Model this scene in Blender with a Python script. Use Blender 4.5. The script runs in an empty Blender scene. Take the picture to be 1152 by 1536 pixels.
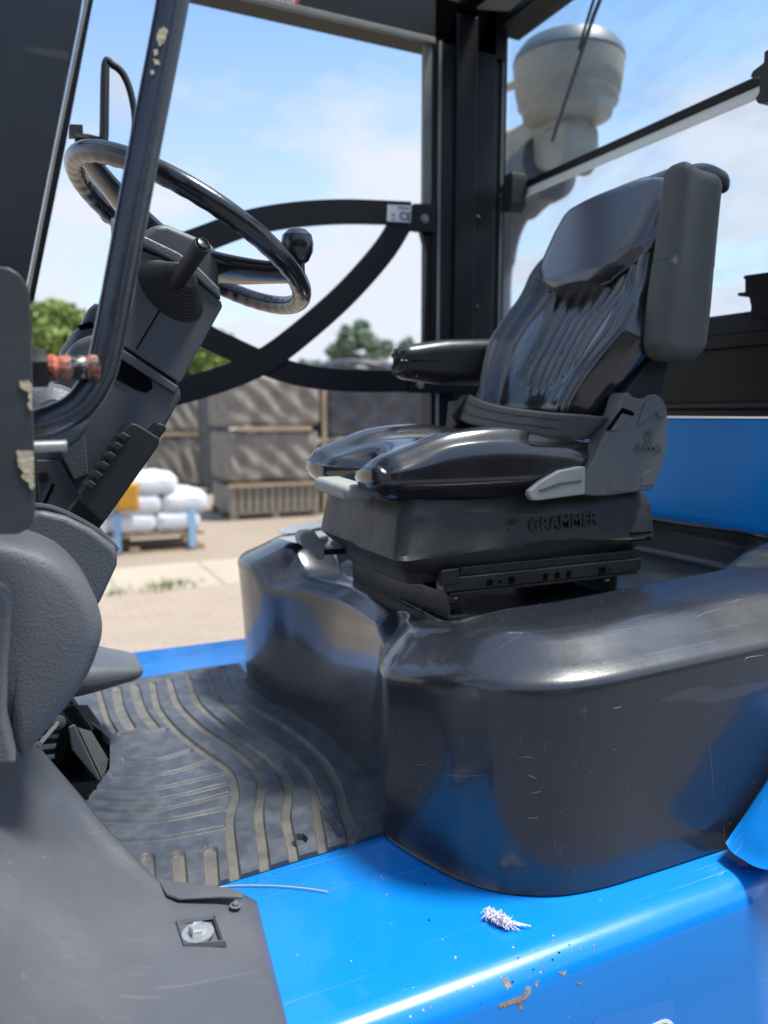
import bpy, bmesh, math, random
import numpy as np
from mathutils import Vector, Matrix, Euler
random.seed(7); rng = np.random.default_rng(7)
R = math.radians
SC = bpy.context.scene

# ------------------------------------------------------------------ units
# The vehicle is modelled in "bench" units; the world is bench * S with the ground at z = 0.
S = 0.8; ZG = -0.3
def W(p): return Vector((p[0]*S, p[1]*S, (p[2]-ZG)*S))

# ------------------------------------------------------------------ camera
F = 1160.0; CX = 576.0; CY = 768.0
PITCH = math.atan(148/1160.0); YAW = math.atan(556/(1160/math.cos(PITCH))); CZ = 1.8
FWD = Vector((math.sin(YAW)*math.cos(PITCH), math.cos(YAW)*math.cos(PITCH), -math.sin(PITCH)))
RGT = Vector((math.cos(YAW), -math.sin(YAW), 0)); UPV = RGT.cross(FWD)
cam_d = bpy.data.cameras.new('camera'); cam = bpy.data.objects.new('camera', cam_d)
SC.collection.objects.link(cam); SC.camera = cam
cam.location = W((0, 0, CZ))
cam.rotation_euler = Euler((math.pi/2-PITCH, 0, -YAW))
cam_d.sensor_fit = 'VERTICAL'; cam_d.sensor_height = 32; cam_d.lens = 32*F/1536
cam_d.clip_start = 0.02; cam_d.clip_end = 800
cam_d.dof.use_dof = True; cam_d.dof.focus_distance = 1.22; cam_d.dof.aperture_fstop = 2.4

# ------------------------------------------------------------------ world and sun
SUN_DIR = Vector((0.34, -0.15, 0.90)).normalized()          # towards the sun
elev = math.asin(SUN_DIR.z); azim = math.atan2(SUN_DIR.x, SUN_DIR.y)
wd = bpy.data.worlds.new('World'); SC.world = wd; wd.use_nodes = True
nt = wd.node_tree; nt.nodes.clear()
def wn(t, **k):
    n = nt.nodes.new(t)
    for a, b in k.items(): setattr(n, a, b)
    return n
out = wn('ShaderNodeOutputWorld'); bg = wn('ShaderNodeBackground'); bg.inputs['Strength'].default_value = 0.15
sky = wn('ShaderNodeTexSky', sky_type='NISHITA'); sky.sun_disc = False
sky.sun_elevation = elev; sky.sun_rotation = azim; sky.air_density = 1.1; sky.dust_density = 1.0; sky.ozone_density = 1.6
tc = wn('ShaderNodeTexCoord'); sep = wn('ShaderNodeSeparateXYZ'); nt.links.new(tc.outputs['Generated'], sep.inputs[0])
zz = wn('ShaderNodeMath', operation='MAXIMUM'); zz.inputs[1].default_value = 0.0; nt.links.new(sep.outputs['Z'], zz.inputs[0])
za = wn('ShaderNodeMath', operation='ADD'); za.inputs[1].default_value = 0.22; nt.links.new(zz.outputs[0], za.inputs[0])
dx = wn('ShaderNodeMath', operation='DIVIDE'); dy = wn('ShaderNodeMath', operation='DIVIDE')
nt.links.new(sep.outputs['X'], dx.inputs[0]); nt.links.new(za.outputs[0], dx.inputs[1])
nt.links.new(sep.outputs['Y'], dy.inputs[0]); nt.links.new(za.outputs[0], dy.inputs[1])
cmb = wn('ShaderNodeCombineXYZ'); nt.links.new(dx.outputs[0], cmb.inputs[0]); nt.links.new(dy.outputs[0], cmb.inputs[1])
nz = wn('ShaderNodeTexNoise'); nz.inputs['Scale'].default_value = 1.35; nz.inputs['Detail'].default_value = 7; nz.inputs['Roughness'].default_value = .52
nt.links.new(cmb.outputs[0], nz.inputs['Vector'])
cr = wn('ShaderNodeValToRGB'); cr.color_ramp.elements[0].position = .46; cr.color_ramp.elements[1].position = .62
cr.color_ramp.elements[0].color = (0, 0, 0, 1); cr.color_ramp.elements[1].color = (1, 1, 1, 1)
nt.links.new(nz.outputs['Fac'], cr.inputs[0])
# milkier towards the horizon, as thin high cloud is
mr = wn('ShaderNodeMapRange'); mr.inputs['From Min'].default_value = 0.0; mr.inputs['From Max'].default_value = 0.44
mr.inputs['To Min'].default_value = .88; mr.inputs['To Max'].default_value = 0.0
nt.links.new(sep.outputs['Z'], mr.inputs['Value'])
mx = wn('ShaderNodeMath', operation='MULTIPLY_ADD', use_clamp=True); mx.inputs[1].default_value = .95
nt.links.new(cr.outputs[0], mx.inputs[0]); nt.links.new(mr.outputs[0], mx.inputs[2])
mix = wn('ShaderNodeMix', data_type='RGBA'); mix.inputs['B'].default_value = (2.6, 2.75, 3.1, 1)
gain = wn('ShaderNodeMix', data_type='RGBA', blend_type='MULTIPLY'); gain.inputs['Factor'].default_value = 1
gain.inputs['B'].default_value = (0.66, 0.75, 0.78, 1)
nt.links.new(sky.outputs[0], gain.inputs['A']); nt.links.new(gain.outputs['Result'], mix.inputs['A'])
nt.links.new(mx.outputs[0], mix.inputs['Factor']); nt.links.new(mix.outputs['Result'], bg.inputs['Color'])
nt.links.new(bg.outputs[0], out.inputs[0])
sd = bpy.data.lights.new('sun', 'SUN'); sd.energy = 3.3; sd.angle = R(11); sd.color = (1, .965, .91)
so = bpy.data.objects.new('sun', sd); SC.collection.objects.link(so)
so.rotation_euler = SUN_DIR.to_track_quat('Z', 'Y').to_euler(); so.location = (0, 0, 20)
SC.view_settings.view_transform = 'Standard'; SC.view_settings.look = 'None'
SC.view_settings.exposure = 1.1; SC.view_settings.gamma = 1; SC.view_settings.use_curve_mapping = False

# ------------------------------------------------------------------ measuring: sight line of a picture point meets a real plane
def ray(x, y): return FWD + RGT*((x-CX)/F) - UPV*((y-CY)/F)
def at(x, y, X=None, Y=None, Z=None):
    d = ray(x, y)
    t = X/d.x if X is not None else (Y/d.y if Y is not None else (Z-CZ)/d.z)
    return Vector((d.x*t, d.y*t, CZ+d.z*t))
def onplane(x, y, o, n):
    d = ray(x, y); c = Vector((0, 0, CZ)); return c + d*((Vector(o)-c).dot(n)/d.dot(n))

# ------------------------------------------------------------------ materials
MATS = {}
def mat(name, col, rough=.5, metal=0, coat=0, bump=None, var=None, spec=.5, rvar=None, speck=None, sheen=0, coat_rough=.05):
    """bump=(scale, strength, kind), var=(scale, amount, colour), rvar=(scale, lo, hi), speck=(scale, threshold, colour)"""
    if name in MATS: return MATS[name]
    m = bpy.data.materials.new(name); m.use_nodes = True; t = m.node_tree; b = t.nodes['Principled BSDF']
    N = t.nodes.new; L = t.links.new
    b.inputs['Base Color'].default_value = (*col, 1); b.inputs['Roughness'].default_value = rough
    b.inputs['Metallic'].default_value = metal; b.inputs['Coat Weight'].default_value = coat
    b.inputs['Coat Roughness'].default_value = coat_rough; b.inputs['Specular IOR Level'].default_value = spec
    tc = N('ShaderNodeTexCoord').outputs['Object']
    cur = None
    if var:
        n = N('ShaderNodeTexNoise'); n.inputs['Scale'].default_value = var[0]; n.inputs['Detail'].default_value = 8; n.inputs['Roughness'].default_value = .62
        L(tc, n.inputs['Vector'])
        r = N('ShaderNodeMapRange'); r.inputs['From Min'].default_value = .42; r.inputs['From Max'].default_value = .72; r.inputs['To Max'].default_value = var[1]
        L(n.outputs['Fac'], r.inputs['Value'])
        x = N('ShaderNodeMix'); x.data_type = 'RGBA'; x.inputs['A'].default_value = (*col, 1); x.inputs['B'].default_value = (*var[2], 1)
        L(r.outputs[0], x.inputs['Factor']); cur = x.outputs['Result']
    if speck:
        for k, (sc_, th, c2) in enumerate(speck):
            n = N('ShaderNodeTexNoise'); n.inputs['Scale'].default_value = sc_; n.inputs['Detail'].default_value = 3; n.inputs['Roughness'].default_value = .7
            mp = N('ShaderNodeMapping'); mp.inputs['Location'].default_value = (3.1*k, 1.7*k, .3); L(tc, mp.inputs[0]); L(mp.outputs[0], n.inputs['Vector'])
            r = N('ShaderNodeMapRange'); r.inputs['From Min'].default_value = th; r.inputs['From Max'].default_value = th+.025
            L(n.outputs['Fac'], r.inputs['Value'])
            x = N('ShaderNodeMix'); x.data_type = 'RGBA'
            if cur is not None: L(cur, x.inputs['A'])
            else: x.inputs['A'].default_value = (*col, 1)
            x.inputs['B'].default_value = (*c2, 1); L(r.outputs[0], x.inputs['Factor']); cur = x.outputs['Result']
    if cur is not None: L(cur, b.inputs['Base Color'])
    if rvar:
        n = N('ShaderNodeTexNoise'); n.inputs['Scale'].default_value = rvar[0]; n.inputs['Detail'].default_value = 6; n.inputs['Roughness'].default_value = .6
        L(tc, n.inputs['Vector'])
        r = N('ShaderNodeMapRange'); r.inputs['From Min'].default_value = .35; r.inputs['From Max'].default_value = .7
        r.inputs['To Min'].default_value = rvar[1]; r.inputs['To Max'].default_value = rvar[2]
        L(n.outputs['Fac'], r.inputs['Value']); L(r.outputs[0], b.inputs['Roughness'])
    if bump:
        prev = None
        for sc_, st, kind in (bump if isinstance(bump, list) else [bump]):
            n = N('ShaderNodeTexNoise' if kind == 'noise' else 'ShaderNodeTexVoronoi'); n.inputs['Scale'].default_value = sc_
            if kind == 'noise': n.inputs['Detail'].default_value = 3
            L(tc, n.inputs['Vector'])
            bp = N('ShaderNodeBump'); bp.inputs['Strength'].default_value = st; bp.inputs['Distance'].default_value = .4/sc_
            L(n.outputs[0], bp.inputs['Height'])
            if prev: L(prev, bp.inputs['Normal'])
            prev = bp.outputs[0]
        L(prev, b.inputs['Normal'])
    MATS[name] = m; return m
def wave_scratch(m, amount=.25, col=(.25, .26, .28)):
    """thin random scratches: stretched noise thresholds"""
    t = m.node_tree; b = t.nodes['Principled BSDF']; N = t.nodes.new; L = t.links.new
    tc = N('ShaderNodeTexCoord').outputs['Object']; acc = None
    for k, (rot, loc) in enumerate((((.3, .5, .9), (0, 0, 0)), ((1.2, -.4, 2.2), (4, 2, 1)), ((-.6, 1.1, .1), (7, 5, 3)))):
        mp = N('ShaderNodeMapping'); mp.inputs['Rotation'].default_value = rot; mp.inputs['Location'].default_value = loc
        mp.inputs['Scale'].default_value = (3, 240, 30); L(tc, mp.inputs[0])
        n = N('ShaderNodeTexNoise'); n.inputs['Scale'].default_value = 1; n.inputs['Detail'].default_value = 1; L(mp.outputs[0], n.inputs['Vector'])
        r = N('ShaderNodeMapRange'); r.inputs['From Min'].default_value = .735; r.inputs['From Max'].default_value = .76; L(n.outputs['Fac'], r.inputs['Value'])
        if acc is None: acc = r.outputs[0]
        else:
            a = N('ShaderNodeMath'); a.operation = 'MAXIMUM'; L(acc, a.inputs[0]); L(r.outputs[0], a.inputs[1]); acc = a.outputs[0]
    q = N('ShaderNodeMath'); q.operation = 'MULTIPLY'; q.inputs[1].default_value = amount; L(acc, q.inputs[0])
    x = N('ShaderNodeMix'); x.data_type = 'RGBA'; x.inputs['B'].default_value = (*col, 1)
    ip = b.inputs['Base Color']
    if ip.is_linked: L(ip.links[0].from_socket, x.inputs['A'])
    else: x.inputs['A'].default_value = ip.default_value
    L(q.outputs[0], x.inputs['Factor']); L(x.outputs['Result'], ip)
    return m

M_HOOD = wave_scratch(mat('hood_plastic', (.018, .021, .028), .3, spec=.5, coat=.7, coat_rough=.10, rvar=(5, .24, .40), bump=[(3.2, .02, 'noise'), (240, .07, 'noise')],
             var=(2.2, .4, (.045, .045, .048)), speck=[(150, .70, (.11, .11, .11)), (60, .72, (.06, .06, .06))]), .10)
M_PLAST = mat('grey_plastic', (.072, .077, .086), .5, bump=(900, .16, 'noise'), var=(6, .5, (.075, .080, .090)), rvar=(9, .42, .6))
M_COWL = mat('cowl_plastic', (.105, .113, .125), .48, bump=[(260, .28, 'voro'), (700, .2, 'noise')], var=(4, .5, (.13, .137, .15)), rvar=(5, .4, .58), speck=[(190, .75, (.3, .3, .3))])
M_COVER = wave_scratch(mat('cover_plastic', (.075, .082, .096), .44, bump=[(230, .14, 'noise'), (700, .2, 'noise')], var=(3, .5, (.15, .15, .155)), rvar=(4, .36, .6), speck=[(160, .73, (.35, .35, .35)), (45, .70, (.15, .15, .15))]), .3, (.2, .2, .2))
M_BLUE = mat('blue_paint', (.002, .19, .60), .28, coat=.55, spec=.4, coat_rough=.07, rvar=(5, .22, .36), bump=[(2.5, .01, 'noise'), (260, .025, 'noise')],
             var=(3, .35, (.008, .215, .64)), speck=[(85, .72, (.03, .035, .05)), (60, .74, (.35, .42, .5)), (230, .735, (.02, .02, .03)), (38, .72, (.05, .17, .40)), (14, .69, (.03, .17, .46))])
wave_scratch(M_BLUE, .22, (.25, .38, .55))
M_BLUE2 = mat('blue_panel_paint', (.001, .32, .88), .22, coat=.0, spec=.25, coat_rough=.06, speck=[(150, .77, (.2, .25, .3))])
M_LEATH = mat('black_vinyl', (.008, .008, .010), .26, spec=.6, coat=1.0, coat_rough=.13, bump=[(420, .07, 'voro'), (10, .012, 'noise')], var=(7, .4, (.022, .021, .020)), rvar=(12, .22, .32))
M_LEATH2 = mat('headrest_vinyl', (.020, .020, .028), .34, spec=.6, coat=1, coat_rough=.22, bump=[(420, .10, 'voro'), (60, .03, 'noise')], rvar=(12, .34, .46))
M_ARM = mat('armrest_foam', (.072, .072, .066), .62, bump=[(500, .2, 'noise'), (9, .08, 'noise')], var=(9, .7, (.075, .073, .068)))
M_BELT = mat('belt_webbing', (.085, .078, .076), .7, bump=(500, .3, 'noise'))
M_BELL = mat('bellows_rubber', (.036, .034, .031), .5, bump=[(300, .15, 'noise'), (10, .2, 'noise')], var=(10, .6, (.055, .052, .047)))
M_STEEL = mat('black_steel', (.010, .010, .012), .34, rvar=(12, .26, .45), bump=(300, .06, 'noise'), speck=[(90, .76, (.2, .17, .14))])
M_FRAME = mat('cab_frame_paint', (.0045, .005, .007), .42, spec=.3, bump=(160, .05, 'noise'), speck=[(120, .76, (.12, .12, .12))])
M_TUBE = mat('handle_coating', (.022, .026, .036), .3, coat=.4, coat_rough=.2, bump=[(25, .12, 'noise')], rvar=(10, .2, .4))
M_PILLAR = wave_scratch(mat('pillar_paint', (.012, .013, .016), .36, bump=(200, .04, 'noise'), var=(3, .8, (.030, .033, .040)), speck=[(60, .78, (.25, .25, .25))]), .3, (.12, .12, .13))
M_PLATE = mat('bracket_paint', (.045, .048, .052), .42, var=(6, .7, (.02, .02, .022)), bump=(160, .08, 'noise'), speck=[(40, .73, (.02, .02, .02)), (100, .76, (.35, .33, .3))])
M_SEAL = mat('window_seal', (.20, .20, .18), .7, var=(14, .6, (.12, .12, .11)))
M_WHEEL = mat('wheel_rubber', (.010, .011, .014), .22, spec=.6, coat=.3, coat_rough=.12, bump=[(40, .1, 'noise')])
M_RUB = mat('rubber', (.013, .013, .014), .55, bump=(300, .15, 'noise'))
M_KNOBG = mat('light_grey_plastic', (.36, .36, .33), .5, bump=(400, .1, 'noise'), var=(30, .5, (.24, .23, .2)))
M_HOUS = mat('recliner_cover_plastic', (.13, .13, .128), .55, bump=(800, .25, 'noise'), var=(8, .6, (.165, .165, .16)))
M_ZINC = mat('zinc', (.62, .64, .62), .35, metal=.85, bump=(80, .1, 'noise'))
M_RED = mat('red_grease', (.40, .085, .04), .5, bump=(60, .9, 'noise'), var=(40, .95, (.20, .17, .15)), speck=[(60, .56, (.03, .03, .03))])
M_PRIMER = mat('bare_primer', (.48, .40, .27), .7, bump=(120, .5, 'noise'), speck=[(90, .6, (.16, .10, .06))])
M_RUST = mat('rust', (.20, .15, .11), .8, bump=(120, .5, 'noise'), var=(60, .9, (.40, .33, .25)))
M_WHITE = mat('label_white', (.62, .64, .66), .45)
M_INK = mat('label_ink', (.015, .015, .018), .5)
M_REDL = mat('label_red', (.55, .02, .02), .4)
M_SILV = mat('silver_label', (.27, .28, .30), .45, var=(12, .5, (.16, .17, .2)))
M_DUST = mat('dusty_bowl', (.36, .345, .29), .7, var=(7, .8, (.25, .235, .195)), bump=(60, .1, 'noise'))
M_CAPP = mat('bowl_cap', (.11, .14, .17), .45)
M_DUCT = mat('duct_plastic', (.085, .095, .11), .55, var=(5, .6, (.15, .155, .15)))
M_LOWC = mat('shade_and_nick_black', (.002, .002, .003), .9, spec=.1)  # flat black painting shade in slots and gaps; also joints and nicks
M_RUNN = mat('seat_rail_paint', (.018, .018, .018), .38, rvar=(14, .3, .5), var=(20, .6, (.045, .042, .038)))

def mat_mirror():
    m = mat('mirror_glass', (.8, .82, .85), .02, metal=1); return m
def mat_glass(name, tint, refl=.06, dust=.24):
    m = bpy.data.materials.new(name); m.use_nodes = True; t = m.node_tree; t.nodes.clear()
    o = t.nodes.new('ShaderNodeOutputMaterial'); tr = t.nodes.new('ShaderNodeBsdfTransparent'); gl = t.nodes.new('ShaderNodeBsdfGlossy')
    df = t.nodes.new('ShaderNodeBsdfDiffuse'); df.inputs[0].default_value = (.35, .35, .33, 1)
    tr.inputs[0].default_value = (*tint, 1); gl.inputs['Roughness'].default_value = .03; gl.inputs['Color'].default_value = (.9, .95, 1, 1)
    fr = t.nodes.new('ShaderNodeFresnel'); fr.inputs[0].default_value = 1.45
    nz = t.nodes.new('ShaderNodeTexNoise'); nz.inputs['Scale'].default_value = 6; nz.inputs['Detail'].default_value = 9
    mr = t.nodes.new('ShaderNodeMapRange'); mr.inputs['From Min'].default_value = .45; mr.inputs['From Max'].default_value = .8; mr.inputs['To Max'].default_value = dust
    x0 = t.nodes.new('ShaderNodeMixShader'); x1 = t.nodes.new('ShaderNodeMixShader'); L = t.links.new
    L(nz.outputs['Fac'], mr.inputs['Value']); L(mr.outputs[0], x0.inputs[0]); L(tr.outputs[0], x0.inputs[1]); L(df.outputs[0], x0.inputs[2])
    L(fr.outputs[0], x1.inputs[0]); L(x0.outputs[0], x1.inputs[1]); L(gl.outputs[0], x1.inputs[2]); L(x1.outputs[0], o.inputs[0])
    return m
M_GLASS = mat_glass('cab_glass', (.86, .92, .95)); M_RGLASS = mat_glass('roof_glass', (.95, .97, .98), dust=.05)

# ------------------------------------------------------------------ object helpers
COL = SC.collection
WLOC = {}
def link(o, parent, origin):
    COL.objects.link(o); pl = WLOC[parent.name] if parent else Vector((0, 0, 0))
    o.parent = parent; o.location = Vector(origin) - pl; WLOC[o.name] = Vector(origin)
def tag(o, label=None, cat=None, group=None, kind=None):
    for k, v in (('label', label), ('category', cat), ('group', group), ('kind', kind)):
        if v: o[k] = v
    return o
def empty(name, loc, parent=None, world=True):
    o = bpy.data.objects.new(name, None); o.empty_display_size = .1
    link(o, parent, Vector(loc) if world else W(loc)); return o
class MB:
    def __init__(s): s.v = []; s.f = []
    def add(s, vs, fs):
        k = len(s.v); s.v += [tuple(v) for v in vs]; s.f += [tuple(i+k for i in f) for f in fs]; return s
    def box(s, c, d, rot=None):
        hx, hy, hz = d[0]/2, d[1]/2, d[2]/2
        vs = [Vector((x, y, z)) for x in (-hx, hx) for y in (-hy, hy) for z in (-hz, hz)]
        if rot is not None: vs = [rot @ v for v in vs]
        vs = [v+Vector(c) for v in vs]
        return s.add(vs, [(0, 1, 3, 2), (4, 6, 7, 5), (0, 4, 5, 1), (2, 3, 7, 6), (0, 2, 6, 4), (1, 5, 7, 3)])
    def box2(s, a, b):
        return s.box([(a[i]+b[i])/2 for i in range(3)], [abs(b[i]-a[i]) for i in range(3)])
    def prism(s, pts, ext):
        """closed polygon of 3-D points pushed along ext"""
        n = len(pts); e = Vector(ext); a = [Vector(p) for p in pts]
        return s.add(a+[p+e for p in a], [tuple(range(n))[::-1], tuple(range(n, 2*n))]+[(i, (i+1) % n, (i+1) % n+n, i+n) for i in range(n)])
    def tube(s, path, r, n=16, caps=True, flat=1.0):
        P = [Vector(p) for p in path]; rs = r if hasattr(r, '__len__') else [r]*len(P); ring = []; up = None
        for i, p in enumerate(P):
            d = (P[min(i+1, len(P)-1)]-P[max(i-1, 0)]).normalized()
            if up is None: up = d.orthogonal().normalized()
            up = (up-d*up.dot(d)).normalized(); b = d.cross(up)
            ring.append([p+(up*math.cos(t)*flat+b*math.sin(t))*rs[i] for t in [2*math.pi*k/n for k in range(n)]])
        vs = [v for q in ring for v in q]; fs = []
        for i in range(len(P)-1):
            for k in range(n): fs.append((i*n+k, i*n+(k+1) % n, (i+1)*n+(k+1) % n, (i+1)*n+k))
        if caps: fs += [tuple(range(n))[::-1], tuple(range((len(P)-1)*n, len(P)*n))]
        return s.add(vs, fs)
    def lathe(s, prof, o, axis=(0, 0, 1), n=32):
        A = Vector(axis).normalized(); u = A.orthogonal().normalized(); w = A.cross(u); vs = []; fs = []
        for r, h in prof:
            vs += [Vector(o)+A*h+(u*math.cos(t)+w*math.sin(t))*r for t in [2*math.pi*k/n for k in range(n)]]
        m = len(prof)
        for i in range(m-1):
            for k in range(n): fs.append((i*n+k, i*n+(k+1) % n, (i+1)*n+(k+1) % n, (i+1)*n+k))
        fs += [tuple(range(n))[::-1], tuple(range((m-1)*n, m*n))]
        return s.add(vs, fs)
    def grid(s, rows, closed=False):
        m, n = len(rows), len(rows[0]); vs = [v for r in rows for v in r]; fs = []
        for i in range(m-1):
            for k in range(n if closed else n-1): fs.append((i*n+k, i*n+(k+1) % n, (i+1)*n+(k+1) % n, (i+1)*n+k))
        return s.add(vs, fs)
    def build(s, name, m, parent=None, bevel=0, seg=3, smooth=False, sub=0, solid=0, ang=32, fix=True, origin=None, world=False, boff=False):
        V = np.array(s.v, dtype=float)
        if not world: V = V*S; V[:, 2] -= ZG*S
        c = (V.min(0)+V.max(0))/2 if origin is None else np.array(origin)
        me = bpy.data.meshes.new(name); me.from_pydata((V-c).tolist(), [], s.f); me.update()
        if fix:
            b = bmesh.new(); b.from_mesh(me); bmesh.ops.recalc_face_normals(b, faces=b.faces); b.to_mesh(me); b.free()
        me.materials.append(m)
        o = bpy.data.objects.new(name, me); link(o, parent, c)
        if solid: q = o.modifiers.new('Solid', 'SOLIDIFY'); q.thickness = solid*S; q.offset = -1
        if bevel:
            q = o.modifiers.new('Bevel', 'BEVEL'); q.width = bevel*S; q.segments = seg; q.limit_method = 'ANGLE'; q.angle_limit = R(25)
        if sub: q = o.modifiers.new('Sub', 'SUBSURF'); q.levels = sub; q.render_levels = sub
        if smooth or bevel or sub:
            me.polygons.foreach_set('use_smooth', [True]*len(me.polygons))
            if bevel: q = o.modifiers.new('WN', 'WEIGHTED_NORMAL'); q.keep_sharp = True
            elif not sub: me.set_sharp_from_angle(angle=R(ang))
        return o
def spline(P, n=8, closed=False):
    """Catmull-Rom through points"""
    P = [Vector(p) for p in P]; out = []; m = len(P)
    rngi = range(m) if closed else range(m-1)
    for i in rngi:
        if closed: a, b, c, d = P[(i-1) % m], P[i], P[(i+1) % m], P[(i+2) % m]
        else: a, b, c, d = P[max(i-1, 0)], P[i], P[i+1], P[min(i+2, m-1)]
        for k in range(n):
            t = k/n
            out.append(.5*((2*b)+(c-a)*t+(2*a-5*b+4*c-d)*t*t+(3*b-a-3*c+d)*t**3))
    if not closed: out.append(P[-1])
    return out
def pxpoly(pts, **k): return [at(x, y, **k) for x, y in pts]
def slab(name, pts, Y, th, m, parent, bevel=.004, smoothpts=0, **k):
    P = pxpoly(pts, Y=Y)
    if smoothpts: P = spline(P, smoothpts, True)
    return MB().prism(P, (0, th, 0)).build(name, m, parent, bevel=bevel, **k)
def softbox(N, size, r, deform=None, place=None):
    """closed rounded box with an even quad grid; deform works on arrays of unit coordinates -1..1 and positions"""
    vs = {}; V = []; Fc = []
    def vid(p):
        k = tuple(round(c, 5) for c in p)
        if k not in vs: vs[k] = len(V); V.append(p)
        return vs[k]
    g = [-1+2*i/N for i in range(N+1)]
    for ax in range(3):
        for sg in (-1, 1):
            for i in range(N):
                for j in range(N):
                    q = []
                    for a, b in ((i, j), (i+1, j), (i+1, j+1), (i, j+1)):
                        p = [0, 0, 0]; p[ax] = sg; p[(ax+1) % 3] = g[a]; p[(ax+2) % 3] = g[b]; q.append(vid(p))
                    Fc.append(tuple(q) if sg > 0 else tuple(q[::-1]))
    U = np.array(V, float); H = np.array(size)/2.0
    P = U*H; inner = np.clip(P, -(H-r), H-r); d = P-inner; L = np.linalg.norm(d, axis=1, keepdims=True); L[L == 0] = 1
    # even out: rounding shell
    on = (np.abs(d).max(1, keepdims=True) > 1e-9)
    P = np.where(on, inner+d/L*r, P)
    if deform: P = deform(U, P)
    if place: P = place(P)
    return MB().add([tuple(p) for p in P], Fc)
def sstep(a, b, x):
    t = np.clip((x-a)/(b-a), 0, 1); return t*t*(3-2*t)
def text(name, body, size, o, xdir, ydir, ext, m, parent, bold=0, align='CENTER', shear=0):
    cu = bpy.data.curves.new(name, 'FONT'); cu.body = body; cu.size = size*S; cu.extrude = ext*S; cu.align_x = align; cu.align_y = 'CENTER'; cu.offset = bold*S; cu.shear = shear
    tmp = bpy.data.objects.new(name+'_tmp', cu); COL.objects.link(tmp); bpy.context.view_layer.update()
    me = bpy.data.meshes.new_from_object(tmp.evaluated_get(bpy.context.evaluated_depsgraph_get()))
    bpy.data.objects.remove(tmp); me.materials.clear(); me.materials.append(m)
    X = Vector(xdir).normalized(); Y_ = Vector(ydir); Y_ = (Y_-X*Y_.dot(X)).normalized(); Z_ = X.cross(Y_)
    me.transform(Matrix((X, Y_, Z_)).transposed().to_4x4())
    ob = bpy.data.objects.new(name, me); link(ob, parent, W(o)); return ob
def hexbolt(name, c, axis, r, parent, m=None, washer=True):
    mb = MB(); c = Vector(c); A = Vector(axis).normalized()
    if washer: mb.lathe([(r*.3, 0), (r*1.75, 0), (r*1.75, r*.22), (r*.9, r*.24)], c, A, 28)
    mb.lathe([(r*.95, r*.2), (r, r*.3), (r, r*.85), (r*.85, r*.97), (r*.6, r*.9)], c, A, 6)
    return mb.build(name, m or M_ZINC, parent, smooth=True)
# ================================================================== GROUND
def paving_mat():
    m = bpy.data.materials.new('block_paving'); m.use_nodes = True; t = m.node_tree; b = t.nodes['Principled BSDF']; N = t.nodes.new; L = t.links.new
    tc = N('ShaderNodeTexCoord').outputs['Object']
    br = N('ShaderNodeTexBrick'); br.inputs['Scale'].default_value = 1; br.inputs['Brick Width'].default_value = .2; br.inputs['Row Height'].default_value = .1
    br.inputs['Mortar Size'].default_value = .005; br.inputs['Color1'].default_value = (.30, .235, .185, 1); br.inputs['Color2'].default_value = (.34, .27, .21, 1); br.inputs['Mortar'].default_value = (.22, .19, .15, 1)
    L(tc, br.inputs['Vector'])
    n = N('ShaderNodeTexNoise'); n.inputs['Scale'].default_value = .6; n.inputs['Detail'].default_value = 8; L(tc, n.inputs['Vector'])
    x = N('ShaderNodeMix'); x.data_type = 'RGBA'; x.inputs['B'].default_value = (.27, .235, .18, 1)
    r = N('ShaderNodeMapRange'); r.inputs['From Min'].default_value = .4; r.inputs['From Max'].default_value = .7; r.inputs['To Max'].default_value = .7
    L(n.outputs['Fac'], r.inputs['Value']); L(r.outputs[0], x.inputs['Factor']); L(br.outputs['Color'], x.inputs['A']); L(x.outputs['Result'], b.inputs['Base Color'])
    bp = N('ShaderNodeBump'); bp.inputs['Strength'].default_value = .5; bp.inputs['Distance'].default_value = .01; L(br.outputs['Fac'], bp.inputs['Height']); bp.invert = True; L(bp.outputs[0], b.inputs['Normal'])
    b.inputs['Roughness'].default_value = .85; return m
g = MB().add([(-400, -400, ZG), (400, -400, ZG), (400, 400, ZG), (-400, 400, ZG)], [(0, 1, 2, 3)]).build('ground', mat('yard_ground', (.28, .225, .17), .9, var=(.3, .7, (.21, .175, .135))), fix=False); tag(g, kind='structure')
g = MB().add([(-14, 2.2, ZG+.006), (12, 2.2, ZG+.006), (12, 9.3, ZG+.006), (-14, 9.3, ZG+.006)], [(0, 1, 2, 3)]).build('paved_yard', paving_mat(), fix=False); tag(g, kind='structure')
g = MB().add([(-30, -20, ZG+.006), (30, -20, ZG+.006), (30, 2.195, ZG+.006), (-30, 2.195, ZG+.006)], [(0, 1, 2, 3)]).build('unseen_dark_ground', mat('unseen_dark_ground', (.12, .125, .135), .9, var=(1.5, .7, (.17, .17, .175)), bump=(150, .3, 'noise')), fix=False); tag(g, kind='structure')  # dark sheet added out of view to darken what the engine cover reflects
sl = MB()
for i in range(30): sl.box2((-14+i*1.25, 9.3, ZG-.05), (-14+i*1.25+1.24, 10.9, ZG+.012))
g = sl.build('concrete_strip', mat('concrete', (.38, .325, .25), .9, var=(1.2, .7, (.31, .265, .20))), bevel=.006, seg=1); tag(g, kind='structure')

# ================================================================== FORKLIFT
FL = empty('forklift', W((1.0, 1.9, ZG)))
tag(FL, 'blue forklift truck with open cab, black seat and steering wheel', 'forklift')
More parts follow.
